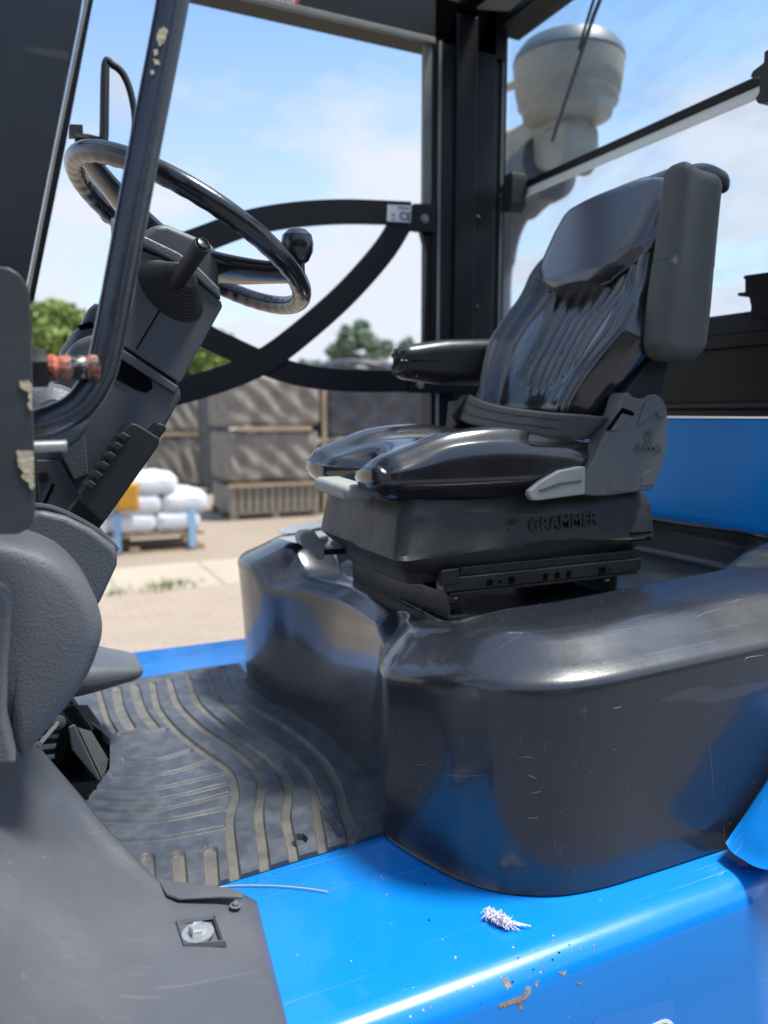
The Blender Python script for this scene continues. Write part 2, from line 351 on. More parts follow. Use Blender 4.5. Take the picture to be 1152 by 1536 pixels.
# -------- blue deck with rounded side
def deck_rows(xs, y0, prof): return [[(x, y, z) for y, z in prof] for x in xs]
prof = [(2.93, .60), (2.95, .88), (2.94, .91), (2.91, .92), (2.0, .92), (1.3, .92), (1.05, .92), (.975, .92)]
for k in range(1, 9):
    a = R(90*k/8*.86); prof.append((.975-.055*math.sin(a), .92-.055+.055*math.cos(a)))
y_, z_ = prof[-1]; prof += [(y_-.012, z_-.10), (y_-.045, z_-.35), (y_-.06, .05)]
MB().grid(deck_rows([-.9, -.4, 0, .3, .6, .9, 1.06, 1.2, 1.30], 0, prof)).build('deck', M_BLUE, FL, smooth=True, ang=60, solid=.004)
# rear continuation behind the seam line
prof2 = [(y, z) for y, z in prof]
MB().grid(deck_rows([1.306, 1.6, 2.6], 0, prof2)).build('side_panel', M_BLUE, FL, smooth=True, ang=60, solid=.004)
MB().box2((1.29, .99, .1), (1.32, 2.8, .912)).build('seam_backing', M_LOWC, FL)
# blue fender hump, starts beside the engine cover
def hump(U, P):
    Q = P.copy(); t = (U[:, 0]+1)/2
    Q[:, 0] += .14*np.clip(U[:, 2], -1, 1)*(U[:, 0] < .9)*(1-t)
    return Q
softbox(26, (.95, .15, .27), .06, hump, lambda P: P+np.array([1.815, .955, 1.068])).build('rear_fender', M_BLUE, FL, smooth=True, ang=60)
# flat black sheet painting the toe-well shade under the pedals
MB().box2((-.85, 1.4, .9205), (.25, 2.52, .9212)).build('toe_well_shade', M_LOWC, FL)

# -------- floor mat (moulded relief, dust in the grooves)
def crop(p): return (p[0]*.538, 850+p[1]*.538)
GRO = [([(618, 285), (640, 340), (690, 395), (790, 455), (880, 530), (930, 600), (955, 680), (982, 765)], 11),
       ([(575, 300), (605, 370), (675, 440), (755, 500), (830, 560), (872, 630), (886, 710), (902, 800)], 12),
       ([(525, 315), (548, 380), (620, 452), (710, 512), (778, 572), (803, 640), (798, 710), (820, 815)], 13),
       ([(472, 322), (495, 390), (556, 452), (636, 507), (700, 560), (728, 612), (722, 700), (740, 850)], 13),
       ([(425, 330), (440, 400), (490, 462), (565, 525), (635, 575), (655, 640), (640, 720), (655, 862)], 13),
       ([(325, 345), (335, 400), (365, 458)], 15), ([(375, 338), (395, 405), (432, 455)], 15), ([(275, 350), (295, 420), (320, 470)], 8),
       ([(335, 475), (400, 472), (462, 462)], 4),
       ([(345, 548), (440, 545), (530, 522)], 4), ([(310, 592), (450, 588), (580, 552)], 4), ([(262, 627), (430, 628), (625, 588)], 4),
       ([(250, 656), (430, 660), (640, 615)], 4), ([(250, 688), (430, 690), (640, 642)], 4), ([(250, 718), (450, 720), (630, 682)], 5), ([(285, 772), (450, 770), (625, 738)], 5),
       ([(412, 822), (414, 880)], 22), ([(498, 815), (503, 890)], 22), ([(586, 800), (592, 900)], 24),
       ([(895, 672), (948, 752)], 3)]
def mat_mesh():
    NX, NY = 420, 460
    yv = np.linspace(0, 1, NY)
    # plan outline: near edge, far edge, left and right borders
    rx = np.array([(1.345, .655), (1.40, .672), (1.5, .70), (1.65, .725), (1.8, .735), (1.95, .72), (2.08, .69), (2.2, .66), (2.35, .65), (2.6, .66)])
    lx = np.array([(1.345, -.05), (1.6, .03), (1.78, .10), (1.92, .165), (2.1, .185), (2.25, .15), (2.6, .10)])
    Yg = 1.345+yv[:, None]*(2.565-1.345)+0*np.zeros((1, NX))
    u = np.linspace(0, 1, NX)[None, :]
    XL = np.interp(Yg[:, :1], lx[:, 0], lx[:, 1]); XR = np.interp(Yg[:, :1], rx[:, 0], rx[:, 1])
    X = XL+(XR-XL)*u
    Y = Yg+.05*(1-yv[:, None])*(u-.35)-.02*yv[:, None]*(1-u)     # slanted near edge
    prof = np.zeros_like(X); dust = np.zeros_like(X)
    for pts, w in GRO:
        Pw = np.array([tuple(at(*crop(p), Z=.932))[:2] for p in pts]); Pw = np.array([tuple(v)[:2] for v in spline([(a, b, 0) for a, b in Pw], 8)])
        mid = crop(pts[len(pts)//2]); dep = math.hypot(*at(*mid, Z=.932)[:2]); hw = w*.538/1160*dep*(.98 if w > 6 else 1.7)
        D = np.full(X.shape, 9.)
        for i in range(len(Pw)-1):
            a, b = Pw[i], Pw[i+1]; d = b-a; l2 = (d**2).sum()
            t = np.clip(((X-a[0])*d[0]+(Y-a[1])*d[1])/l2, 0, 1)
            D = np.minimum(D, np.hypot(X-a[0]-t*d[0], Y-a[1]-t*d[1]))
        g = 1-np.clip((D-hw*.8)/(.0035 if w > 6 else .005), 0, 1)
        prof = np.maximum(prof, g)
        if w > 2: dust = np.maximum(dust, (1 if w > 6 else .5)*(1-np.clip((D-hw*.85)/(.005), 0, 1)))
    hole = at(*crop((835, 770)), Z=.932); hd = np.hypot((X-hole[0])/.016, (Y-hole[1])/.016)
    Z = .941-.0085*prof-.012*(hd < 1)
    Z += .0015*np.sin(X*23+Y*7)*np.sin(Y*19)
    # droopy near edge
    Z -= .010*np.exp(-(yv[:, None]*40)**2)*np.ones_like(u)
    V = np.stack([X, Y, Z], -1).reshape(-1, 3)*S; V[:, 2] -= ZG*S
    idx = np.arange(NX*NY).reshape(NY, NX)
    q = np.stack([idx[:-1, :-1], idx[:-1, 1:], idx[1:, 1:], idx[1:, :-1]], -1).reshape(-1, 4)
    # skirt down to the deck
    nb = len(V); edge = np.concatenate([idx[0, :], idx[1:, -1], idx[-1, -2::-1], idx[-2:0:-1, 0]]); sk = V[edge].copy(); sk[:, 2] = (.9215-ZG)*S
    V = np.concatenate([V, sk]); n = len(edge)
    s2 = [(int(edge[(i+1) % n]), int(edge[i]), nb+i, nb+(i+1) % n) for i in range(n)]
    c = (V.min(0)+V.max(0))/2
    me = bpy.data.meshes.new('floor_mat'); me.from_pydata((V-c).tolist(), [], q.tolist()+s2); me.update()
    at_ = me.attributes.new('dust', 'FLOAT', 'POINT'); dv = np.zeros(len(V), np.float32); dv[:NX*NY] = dust.reshape(-1)-2*(hd.reshape(-1) < 1); at_.data.foreach_set('value', dv)
    me.polygons.foreach_set('use_smooth', [True]*len(me.polygons)); me.set_sharp_from_angle(angle=R(60))
    m = mat('mat_rubber', (.048, .057, .076), .5, bump=[(400, .2, 'noise'), (60, .08, 'noise')], var=(30, .75, (.120, .128, .140)), rvar=(14, .5, .68), speck=[(70, .74, (.01, .01, .01)), (160, .755, (.25, .23, .2))])
    t = m.node_tree; b = t.nodes['Principled BSDF']; src = b.inputs['Base Color'].links[0].from_socket
    a = t.nodes.new('ShaderNodeAttribute'); a.attribute_name = 'dust'; nz = t.nodes.new('ShaderNodeTexNoise'); nz.inputs['Scale'].default_value = 22; nz.inputs['Detail'].default_value = 6
    t.links.new(t.nodes.new('ShaderNodeTexCoord').outputs['Object'], nz.inputs['Vector'])
    mr = t.nodes.new('ShaderNodeMapRange'); mr.inputs['From Min'].default_value = .3; mr.inputs['From Max'].default_value = .6; mr.inputs['To Min'].default_value = .2; mr.inputs['To Max'].default_value = .95
    mu = t.nodes.new('ShaderNodeMath'); mu.operation = 'MULTIPLY'; mu.use_clamp = True
    x = t.nodes.new('ShaderNodeMix'); x.data_type = 'RGBA'; x.inputs['B'].default_value = (.155, .142, .11, 1)
    t.links.new(nz.outputs['Fac'], mr.inputs['Value']); t.links.new(mr.outputs[0], mu.inputs[0]); t.links.new(a.outputs['Fac'], mu.inputs[1]); t.links.new(mu.outputs[0], x.inputs['Factor'])
    t.links.new(src, x.inputs['A']); t.links.new(x.outputs['Result'], b.inputs['Base Color'])
    me.materials.append(m); o = bpy.data.objects.new('floor_mat', me); link(o, FL, c)
mat_mesh()

# -------- engine cover: one moulded shell
def engine_cover():
    rear = 1.945
    O = [(rear, 1.04), (1.6, 1.033), (1.3, 1.031), (1.05, 1.032), (.94, 1.036), (.85, 1.055), (.775, 1.10), (.718, 1.17), (.686, 1.25), (.664, 1.335), (.657, 1.375), (.664, 1.415),
         (.69, 1.50), (.712, 1.62), (.722, 1.78), (.712, 1.93), (.682, 2.06), (.648, 2.17), (.630, 2.28), (.640, 2.39), (.70, 2.49), (.82, 2.55), (1.1, 2.59), (1.5, 2.61), (rear, 2.62)]
    P = [tuple(v)[:2] for v in spline([(a, b, 0) for a, b in O], 10)]
    P += [(rear, y) for y in np.linspace(2.62, 1.04, 40)[1:-1]]
    P = np.array(P); n = len(P); C = np.array([1.36, 1.80])
    hx, hy, rr = .50, .40, .10
    inner = []
    for p in P:
        d = p-C; d = d/np.linalg.norm(d)
        lo, hi = 0, 2
        for _ in range(24):      # march to a rounded rectangle
            m_ = (lo+hi)/2; q = np.abs(d*m_)-np.array([hx-rr, hy-rr]); dist = np.linalg.norm(np.maximum(q, 0))+min(max(q[0], q[1]), 0)-rr
            if dist < 0: lo = m_
            else: hi = m_
        inner.append(C+d*lo)
    inner = np.array(inner)
    def S_(a, b, x): return float(sstep(a, b, x))
    def crest(x, y):
        near = 1.385+.035*(x-.8); far = 1.415+.03*(x-.8); z = near+(far-near)*S_(1.7, 2.3, y)
        front = (1-S_(.80, 1.02, x))*S_(1.14, 1.42, y)*(1-S_(2.10, 2.24, y)); z += (1.338-z)*front
        z += (1.468-z)*S_(1.72, 1.93, x); return z
    rows = []
    prof = [(0, -.078), (.002, -.070), (.007, -.063), (.016, -.056), (.045, -.043), (.075, -.028), (.100, -.015), (.118, -.006), (.135, -.0015), (.155, 0)]
    topx = lambda y: .028*S_(1.44, 1.56, y)*(1-S_(1.85, 2.05, y))-.02*S_(2.0, 2.2, y)*(1-S_(2.4, 2.55, y))
    for i in range(n):
        p = P[i]; L_ = np.linalg.norm(inner[i]-p); d = (inner[i]-p)/L_; cz = crest(*p); fr = S_(1.50, 1.60, p[1])*(1-S_(2.05, 2.2, p[1]))*(p[0] < .9)
        k = 1-.55*fr; sh = topx(p[1]) if p[0] < 1 else 0; col = []
        zb = cz-.078*k
        for t in (0, .02, .08, .2, .4, .6, .8, .93): z = .924+(zb-.924)*t; col.append((p[0]+sh*t*t-.004*(t == 0), p[1], z))
        for o_, dz in prof: q = p+d*min(o_*k, L_*.5); col.append((q[0]+sh*max(0, 1-o_*4), q[1], crest(*(p+d*o_*.3))+dz*k))
        zc = crest(*(p+d*.04)); fl = 1.333+.012*(inner[i][0]-.86)
        for t in (.55, .70, .80, .86): tt = max(.15*k/L_, 0)+(1-.15*k/L_)*t*.9; q = p+d*L_*tt; col.append((q[0], q[1], zc-.004*t))
        for t, w in ((.90, .12), (.93, .45), (.97, .85), (1.0, 1.0)): q = p+d*L_*t; col.append((q[0], q[1], zc+(fl-zc)*w))
        for t in (.2, .5, .8): q = inner[i]+(C-inner[i])*t; col.append((q[0], q[1], fl+(1.338-fl)*t))
        col.append((C[0], C[1], 1.338))
        rows.append(col)
    rows.append(rows[0])
    rows = [[r[j] for r in rows] for j in range(len(rows[0]))]
    mb = MB().grid(rows)
    o = mb.build('engine_cover', M_HOOD, FL, smooth=True, ang=180)
    b = bmesh.new(); b.from_mesh(o.data); bmesh.ops.remove_doubles(b, verts=b.verts, dist=1e-5); bmesh.ops.recalc_face_normals(b, faces=b.faces); b.to_mesh(o.data); b.free()
    o.data.polygons.foreach_set('use_smooth', [True]*len(o.data.polygons))
    return o
EC = engine_cover()
# flat labels on its top
for pts in ([(417, 797), (437, 789), (492, 779), (492, 789), (437, 801), (424, 801)], [(416, 808), (492, 795), (495, 803), (445, 815), (438, 814)]):
    MB().prism(pxpoly(pts, Z=1.422), (0, 0, .0025)).build('foil_label', M_SILV, EC, bevel=.0008, seg=1)
# white scrape marks (thin flakes lying on the shell)
def ragged(pts, j=1.0):
    o_ = []; r_ = random.Random(int(pts[0][0]*13+pts[0][1]))
    for i in range(len(pts)):
        a, b = pts[i], pts[(i+1) % len(pts)]; L_ = math.hypot(b[0]-a[0], b[1]-a[1]); n_ = max(1, int(L_/2.2))
        for k in range(n_): o_.append((a[0]+(b[0]-a[0])*k/n_+r_.uniform(-j, j)*min(1, L_/6), a[1]+(b[1]-a[1])*k/n_+r_.uniform(-j, j)*min(1, L_/6)))
    return o_
def flake(name, pts, m, parent, th=.0012, **k):
    P = pxpoly(ragged(pts), **k); n_ = {'Y': (0, -th, 0), 'Z': (0, 0, th), 'X': (-th, 0, 0)}[list(k)[0]]
    return MB().prism(P, n_).build(name, m, parent)
M_SCR = mat('scratch_white', (.20, .21, .23), .6)

# -------- rear bulkhead: blue panel, black ledge, window frame, glass
MB().box2((1.95, .96, 1.30), (2.25, 2.90, 1.785)).build('rear_panel', M_BLUE2, FL, bevel=.008)
rp = MB(); rp.box2((1.945, .96, 1.790), (2.2, 2.90, 1.812)); rp.box2((1.975, .96, 1.812), (2.2, 2.90, 2.0)); rp.box2((1.95, .96, 1.995), (2.2, 2.90, 2.035)); rp.box2((1.965, .96, 2.035), (2.2, 2.90, 2.075)); rp.box2((1.985, .96, 2.075), (2.2, 2.90, 2.10))
rp.build('rear_sill', M_FRAME, FL, bevel=.004)
MB().tube([(1.943, .96, 1.822), (1.943, 2.9, 1.822)], .010).build('sill_seal', mat('dark_seal', (.03, .032, .026), .5), FL, smooth=True)
# far rear post
po = MB(); po.box2((1.60, 2.90, .92), (1.90, 3.0, 3.45)); po.box2((1.85, 2.95, 2.1), (1.99, 3.04, 3.45)); po.box2((1.70, 2.886, .92), (1.80, 2.9, 3.40)); po.box2((1.90, 2.93, 1.7), (1.935, 2.96, 3.36))
PO = po.build('rear_post', M_FRAME, FL, bevel=.006)
MB().box2((1.56, 2.905, 2.65), (1.597, 2.93, 3.32)).build('post_seal', M_SEAL, PO, bevel=.003)
MB().box2((1.62, 2.892, 1.3), (1.632, 2.899, 3.28)).build('edge_trim', M_SEAL, PO)
MB().box2((1.945, 2.925, 2.10), (1.958, 2.948, 3.36)).build('window_gasket', mat('gasket_grey', (.10, .11, .11), .5), PO)
for z in (1.95, 2.25, 2.62, 3.0): MB().lathe([(.006, 0), (.008, .003), (.004, .006)], (1.82, 2.90, z), (0, -1, 0), 12).build('screw', M_STEEL, PO)
# quarter panel on the far side
qp = MB(); qp.prism([at(x, y, Y=2.91) for x, y in [(632, 345), (630, 312), (662, 312), (685, 300), (700, 330), (706, 590), (632, 590), (637, 480), (640, 380)]], (0, .03, 0))
QP = qp.build('quarter_panel', M_FRAME, FL, bevel=.004)
MB().box2((1.62, 2.895, 2.0), (1.645, 2.908, 2.62)).build('panel_fold', M_FRAME, QP, bevel=.003)
# roof frame
rf = MB(); rf.box2((-.9, 2.90, 3.27), (1.95, 3.02, 3.50)); rf.box2((1.90, 1.0, 3.385), (2.05, 2.96, 3.55)); rf.box2((-.9, 1.0, 3.42), (2.0, 1.08, 3.55)); rf.box2((-.9, 1.0, 3.40), (-.8, 3.0, 3.55))
rf.box2((1.72, 1.05, 3.42), (1.80, 2.95, 3.46))
RF = rf.build('roof_frame', M_FRAME, FL, bevel=.008)
MB().add([(-.85, 1.05, 3.50), (-.85, 2.95, 3.50), (1.95, 2.95, 3.50), (1.95, 1.05, 3.50)], [(0, 1, 2, 3)]).build('roof_glass', M_RGLASS, FL, fix=False)
MB().box2((.2, 2.885, 3.262), (1.60, 2.902, 3.285)).build('rail_seal', M_SEAL, RF, bevel=.003)
MB().prism(pxpoly([(716, 14), (742, -6), (790, -6), (764, 17)], Z=3.40), (0, 0, .01)).build('roof_patch', M_SEAL, RF)  # flat pale patch just under the roof frame
rl = MB().prism(pxpoly([(400, -12), (448, -6), (448, 6), (416, 2), (400, -2)], Y=2.897), (0, -.003, 0)).build('red_label', M_REDL, RF)
text('label_number', '05.08', .034, at(428, -1, Y=2.892), (1, 0, .07), (0, 0, 1), .0006, M_WHITE, RF)
# far A pillar, seen as a black strip beside the near pillar
# rear window: glass, bar, clips
MB().add([(1.988, 2.955, 2.10), (1.988, 1.0, 2.10), (1.988, 1.0, 2.715), (1.988, 2.955, 2.715)], [(0, 1, 2, 3)]).build('lower_glass', M_GLASS, FL, fix=False)
MB().add([(2.003, 2.955, 2.735), (2.003, 1.0, 2.735), (2.003, 1.0, 3.39), (2.003, 2.955, 3.39)], [(0, 1, 2, 3)]).build('upper_glass', M_GLASS, FL, fix=False)
WB = MB().box2((1.955, 1.0, 2.722), (2.01, 2.955, 2.750)).build('window_bar', M_FRAME, FL, bevel=.004)
MB().box2((1.963, 1.0, 2.692), (1.973, 2.95, 2.7215)).build('glass_edge_strip', mat('edge_strip', (.72, .75, .70), .3), WB)
def clip(yc, w):
    A = at(755, 290, X=1.93); pts = [(.0, .035), (.0, .012), (-.035, .010), (-.045, -.004), (-.040, -.012), (-.015, -.014), (-.015, -.045), (-.03, -.055), (-.024, -.068), (.02, -.072), (.03, -.06), (.03, .035)]
    return MB().prism([(1.955, yc-a, 2.725+b) for a, b in pts], (-.05, 0, 0))
def clip2(yc, w):
    pts = [(-.04, .040), (.010, .038), (.010, .014), (.040, .006), (.046, -.006), (.018, -.012), (.018, -.050), (.028, -.060), (.020, -.074), (-.025, -.082), (-.045, -.06), (-.045, .02)]
    return MB().prism([(1.952, yc+a*w, 2.725+b*w) for a, b in pts], (-.07, 0, 0))
clip2(2.80, 1.25).build('bar_clip', M_RUB, WB, bevel=.003)
clip2(1.56, 1.15).build('bar_clip', M_RUB, WB, bevel=.004)
HG = MB().prism([(1.93, at(x, y, X=1.93).y, at(x, y, X=1.93).z) for x, y in [(1180, 404), (1116, 413), (1114, 417), (1117, 419), (1117, 438), (1106, 439), (1106, 444), (1123, 446), (1126, 460), (1124, 478), (1180, 478)]], (.05, 0, 0)).build('window_hinge', M_FRAME, WB, bevel=.003)
# wiper outside the glass
wp = MB(); wp.tube([at(912, -30, X=2.06), at(890, 25, X=2.06), at(828, 212, X=2.06)], .008, 8); wp.tube([at(900, -30, X=2.05), at(878, 40, X=2.05), at(868, 75, X=2.05)], .006, 8)
wp.build('wiper_arm', mat('wiper_grey', (.045, .05, .06), .5), FL, smooth=True)

# -------- far side guard bar
def ribbon(px_pts, w, Y, th, name, parent, m, n=10):
    C_ = spline([at(x, y, Y=Y) for x, y in px_pts], n); a = []; b = []
    hw = w/1160*3.2/2
    for i, p in enumerate(C_):
        d = (C_[min(i+1, len(C_)-1)]-C_[max(i-1, 0)]).normalized(); nn = Vector((-d.z, 0, d.x)); a.append(p+nn*hw); b.append(p-nn*hw)
    mb = MB(); e = Vector((0, th, 0)); N_ = len(a)
    vs = a+b+[p+e for p in a]+[p+e for p in b]; fs = []
    for i in range(N_-1):
        fs += [(i, i+1, N_+i+1, N_+i), (2*N_+i, 3*N_+i, 3*N_+i+1, 2*N_+i+1), (i, 2*N_+i, 2*N_+i+1, i+1), (N_+i, N_+i+1, 3*N_+i+1, 3*N_+i)]
    fs += [(0, N_, 3*N_, 2*N_), (N_-1, 3*N_-1, 4*N_-1, 2*N_-1)]
    return mb.add(vs, fs)
GB = empty('side_guard_bar', W((.9, 2.9, 1.9)), FL)
B1 = ribbon([(230, 385), (300, 360), (370, 335), (440, 322), (520, 317), (618, 320)], 33, 2.892, .018, '', None, None).build('upper_bar', M_FRAME, GB)
ribbon([(604, 332), (575, 378), (520, 440), (455, 498), (398, 540), (340, 566), (250, 592), (200, 598)], 34, 2.895, .018, '', None, None).build('diagonal_bar', M_FRAME, GB)
ribbon([(230, 440), (300, 498), (350, 524), (400, 546), (450, 562), (520, 571), (618, 572)], 32, 2.898, .018, '', None, None).build('lower_bar', M_FRAME, GB)
MB().prism(pxpoly([(616, 345), (621, 305), (652, 305), (654, 312), (654, 350)], Y=2.885), (0, .03, 0)).build('hinge_block', M_FRAME, GB, bevel=.004)
MB().prism(pxpoly([(615, 590), (616, 566), (698, 562), (702, 590)], Y=2.885), (0, .03, 0)).build('hinge_block', M_FRAME, GB, bevel=.004)
for p in ((637, 328), (630, 577)): hexbolt('bolt', at(*p, Y=2.884), (0, -1, 0), .010, GB, mat('dull_bolt', (.25, .25, .24), .4, metal=.6))
LB = MB().prism(pxpoly([(581, 307), (617, 308), (616, 334), (580, 332)], Y=2.889), (0, -.002, 0)).build('rating_label', M_WHITE, GB)
text('label_ce', 'CE', .044, at(608, 325, Y=2.886), (1, 0, -.04), (0, 0, 1), .0004, M_INK, GB, bold=.0006)
for p, w in (((605, 312), .05), ((590, 322), .016), ((590, 329), .016)):
    q = at(*p, Y=2.8865); MB().box(q, (w, .001, .004)).build('print_line', M_INK, GB)

# -------- air intake with pre-cleaner bowl, outside the rear window
AI = empty('air_intake', W((2.5, 3.2, 1.8)), FL)
def atd(x, y, X=2.55): return at(x, y, X=X)
cb = atd(852, 120); sc_ = (atd(852, 120).y-atd(934, 120).y)     # half width across
rad = .462*((atd(934, 100)-Vector((0, 0, CZ))).length)*164/1160*1.0
def zz_(y): return atd(850, y+13).z
MB().lathe([(rad*.985, zz_(88)-3), (rad*1.0, zz_(84)-3), (rad*.97, zz_(74)-3), (rad*.85, zz_(60)-3), (rad*.5, zz_(52)-3), (.01, zz_(50)-3)], (cb.x, cb.y, 3), n=48).build('bowl_cap', M_CAPP, AI, smooth=True)
MB().lathe([(rad*.99, zz_(87)-3), (rad*.965, zz_(112)-3), (rad*.93, zz_(132)-3), (rad*.90, zz_(134)-3), (rad*.90, zz_(146)-3), (rad*.82, zz_(152)-3), (rad*.80, zz_(164)-3), (rad*.62, zz_(172)-3), (rad*.45, zz_(175)-3)], (cb.x, cb.y, 3), n=48).build('bowl', M_DUST, AI, smooth=True, ang=50)
MB().lathe([(rad*.42, zz_(186)-3), (rad*.42, zz_(168)-3)], (cb.x, cb.y, 3), n=32).build('neck', M_DUST, AI, smooth=True)
pb = MB(); pb.prism([atd(x, y, 2.45) for x, y in [(715, 188), (762, 192), (785, 180), (848, 176), (850, 225), (838, 258), (725, 250)]], (.22, 0, 0)); pb.build('intake_elbow', M_DUST, AI, bevel=.04, seg=5)
MB().tube([atd(705, 152), atd(772, 127)], .022).build('intake_stub', M_DUST, AI, smooth=True)
dp = [atd(825, 250), atd(800, 268), atd(770, 300), atd(748, 345), atd(738, 400), atd(735, 470), atd(735, 620)]
MB().tube(spline(dp, 6), [.17]*4+[.16]*8+[.13]*12+[.12]*13, 28).build('duct', M_DUCT, AI, smooth=True)

# -------- near A pillar, bracket plate, grab handle, mirror
PL = slab('front_pillar', [(-420, -260), (150, -260), (124, 0), (80, 220), (36, 442), (20, 620), (-300, 700)], 1.20, .07, M_PILLAR, FL, bevel=.006)
slab('glass_edge_strip', [(153, -260), (160, -260), (133, 0), (87, 220), (44, 442), (38, 442), (82, 220), (127, 0)], 1.215, .03, M_KNOBG, PL, bevel=0)
slab('window_channel', [(171, -260), (193, -260), (140, 0), (98, 220), (52, 446), (38, 460), (42, 430), (84, 220), (128, 0)], 1.232, .04, M_FRAME, PL, bevel=.003)
BP = MB().prism(spline(pxpoly([(-260, 398), (-120, 398), (-10, 399), (18, 404), (36, 420), (45, 445), (48, 520), (50, 600), (52, 700), (53, 760), (48, 785), (34, 798), (10, 802), (-120, 802), (-260, 802)], Y=1.10), 3, True), (0, .012, 0)).build('bracket_plate', M_PLATE, FL, bevel=.0025)
for pts in ([(29, 572), (44, 571), (48, 578), (48, 616), (44, 615), (40, 606), (44, 600), (42, 588), (30, 582)], [(24, 676), (50, 676), (52, 734), (45, 733), (44, 725), (32, 716), (36, 708), (28, 700), (26, 688)]):
    flake('paint_chip', pts, M_PRIMER, BP, th=.0008, Y=1.0985)
H1 = spline([at(x, y, Y=1.16) for x, y in [(275, -90), (256, 20), (232, 145), (205, 285), (180, 420), (165, 500), (150, 560), (122, 605), (85, 628), (40, 640), (-20, 645)]], 8)
GH = MB().tube(H1, .0215, 24).build('grab_handle', M_TUBE, FL, smooth=True)
MB().tube([p+Vector((.004, -.0195, .0)) for p in H1], .0045, 8).build('handle_ridge', M_TUBE, GH, smooth=True)
for i, pts in enumerate(([(238, 44), (246, 40), (252, 48), (246, 66), (238, 70), (235, 58)], [(230, 76), (236, 74), (237, 82), (231, 84)], [(229, 88), (238, 90), (240, 98), (232, 98)], [(225, 106), (231, 106), (232, 112), (226, 113)])):
    flake('paint_chip', pts, M_PRIMER, GH, th=.0015, Y=1.1382)
# bolts of the handle bracket
SB = MB(); c0 = at(60, 552, Y=1.14); ax = (at(130, 552, Y=1.14)-c0).normalized()
SB.lathe([(.024, -.02), (.026, -.01), (.026, .008), (.020, .010)], c0, ax, 6).build('handle_bolt', M_STEEL, FL, smooth=True)
MB().lathe([(.017, .010), (.0185, .016), (.0155, .022), (.017, .030), (.0175, .034), (.014, .05), (.015, .058), (.0185, .064), (.0175, .072), (.010, .075)], c0, ax, 20).build('greased_nut', M_RED, FL, smooth=True)
MB().lathe([(.0160, .036), (.0168, .038), (.0168, .056), (.0158, .058)], c0, ax, 20).build('nut_collar', mat('greasy_metal', (.16, .155, .15), .4, metal=.5, speck=[(70, .5, (.02, .02, .02))]), FL, smooth=True)
th = []
for i in range(14): th += [(.0072, i*.003), (.0085, i*.003+.0012), (.0072, i*.003+.0024)]
MB().lathe(th, at(50, 670, Y=1.13), ax, 16).build('threaded_stud', M_ZINC, FL, smooth=True, ang=20)
# mirror on the far front side
MR = empty('side_mirror', W(at(160, 215, Y=2.3)), FL)
MO = [(157, 98), (170, 97), (186, 112), (198, 145), (203, 190), (196, 260), (180, 320), (160, 330), (150, 300), (154, 200)]
mp_ = spline([at(x, y, Y=2.3) for x, y in MO], 6, True)
MB().tube(mp_+[mp_[0]], .0085, 10, caps=False).build('mirror_frame', M_RUB, MR, smooth=True)
MB().prism([p+Vector((0, .004, 0)) for p in mp_], (0, .006, 0)).build('mirror_face', mat_mirror(), MR)
MB().tube([at(158, 98, Y=2.28), at(157, 200, Y=2.28), at(151, 262, Y=2.28)], .011, 10).build('mirror_edge', M_RUB, MR, smooth=True)
ma = MB(); ma.prism(pxpoly([(104, 186), (124, 187), (125, 203), (104, 203)], Y=2.29), (0, .03, 0)); ma.tube([at(112, 206, Y=2.3), at(132, 208, Y=2.3), at(156, 214, Y=2.3)], .012, 10); ma.build('mirror_bracket', M_RUB, MR)
# -------- steering column
SCOL = empty('steering_column', W((.1, 1.7, 1.6)), FL)
YC = 1.58
slab('lower_shroud', [(176, 512), (266, 574), (273, 583), (272, 597), (236, 664), (150, 795), (40, 790), (40, 640), (66, 610), (95, 540), (112, 512), (140, 500)], YC, .25, M_PLAST, SCOL, bevel=.012)
# slot in the shroud: its inner shade is a flat black patch, with a lip
slab('shroud_slot_shade', [(150, 548), (168, 532), (186, 540), (214, 560), (228, 572), (229, 583), (220, 589), (206, 585), (164, 563)], YC-.003, .004, M_LOWC, SCOL, bevel=0)
slab('shroud_lip', [(168, 515), (180, 521), (268, 580), (262, 590), (246, 580), (174, 534)], YC-.008, .012, M_PLAST, SCOL, bevel=.003)
slab('upper_shroud', [(203, 372), (240, 385), (272, 403), (332, 452), (334, 460), (272, 572), (268, 574), (172, 510), (150, 500), (170, 420)], YC-.004, .25, M_PLAST, SCOL, bevel=.010)
slab('column_head', [(200, 368), (214, 348), (232, 335), (252, 335), (292, 352), (322, 366), (330, 385), (330, 440), (272, 402), (232, 380)], YC+.006, .22, M_PLAST, SCOL, bevel=.014)
slab('head_trim', [(206, 364), (214, 352), (268, 378), (300, 402), (330, 432), (332, 450), (280, 405), (240, 382)], YC-.010, .02, M_COWL, SCOL, bevel=.005)
MB().tube([at(170, 350, Y=1.75), at(228, 350, Y=1.75)], .03, 20).build('head_boss', M_PLAST, SCOL, smooth=True)
slab('side_rib', [(84, 650), (112, 645), (126, 640), (133, 712), (112, 720), (96, 688)], YC-.02, .03, M_COWL, SCOL, bevel=.003)
slab('side_web', [(54, 690), (92, 690), (120, 745), (118, 775), (60, 770)], YC-.01, .03, M_PLAST, SCOL, bevel=.003)
MB().lathe([(.010, 0), (.010, .004), (.005, .004), (.005, .001)], at(65, 716, Y=YC-.01), (0, -1, 0), 20).build('screw', M_STEEL, SCOL, smooth=True)
slab('web_groove_shade', [(78, 725), (82, 728), (62, 772), (58, 770)], YC-.0115, .003, M_LOWC, SCOL, bevel=0)  # black strip painting the groove's shade on the flat web
slab('seam_line', [(243, 458), (245, 459), (206, 524), (204, 523)], YC-.0055, .003, M_LOWC, SCOL, bevel=0)
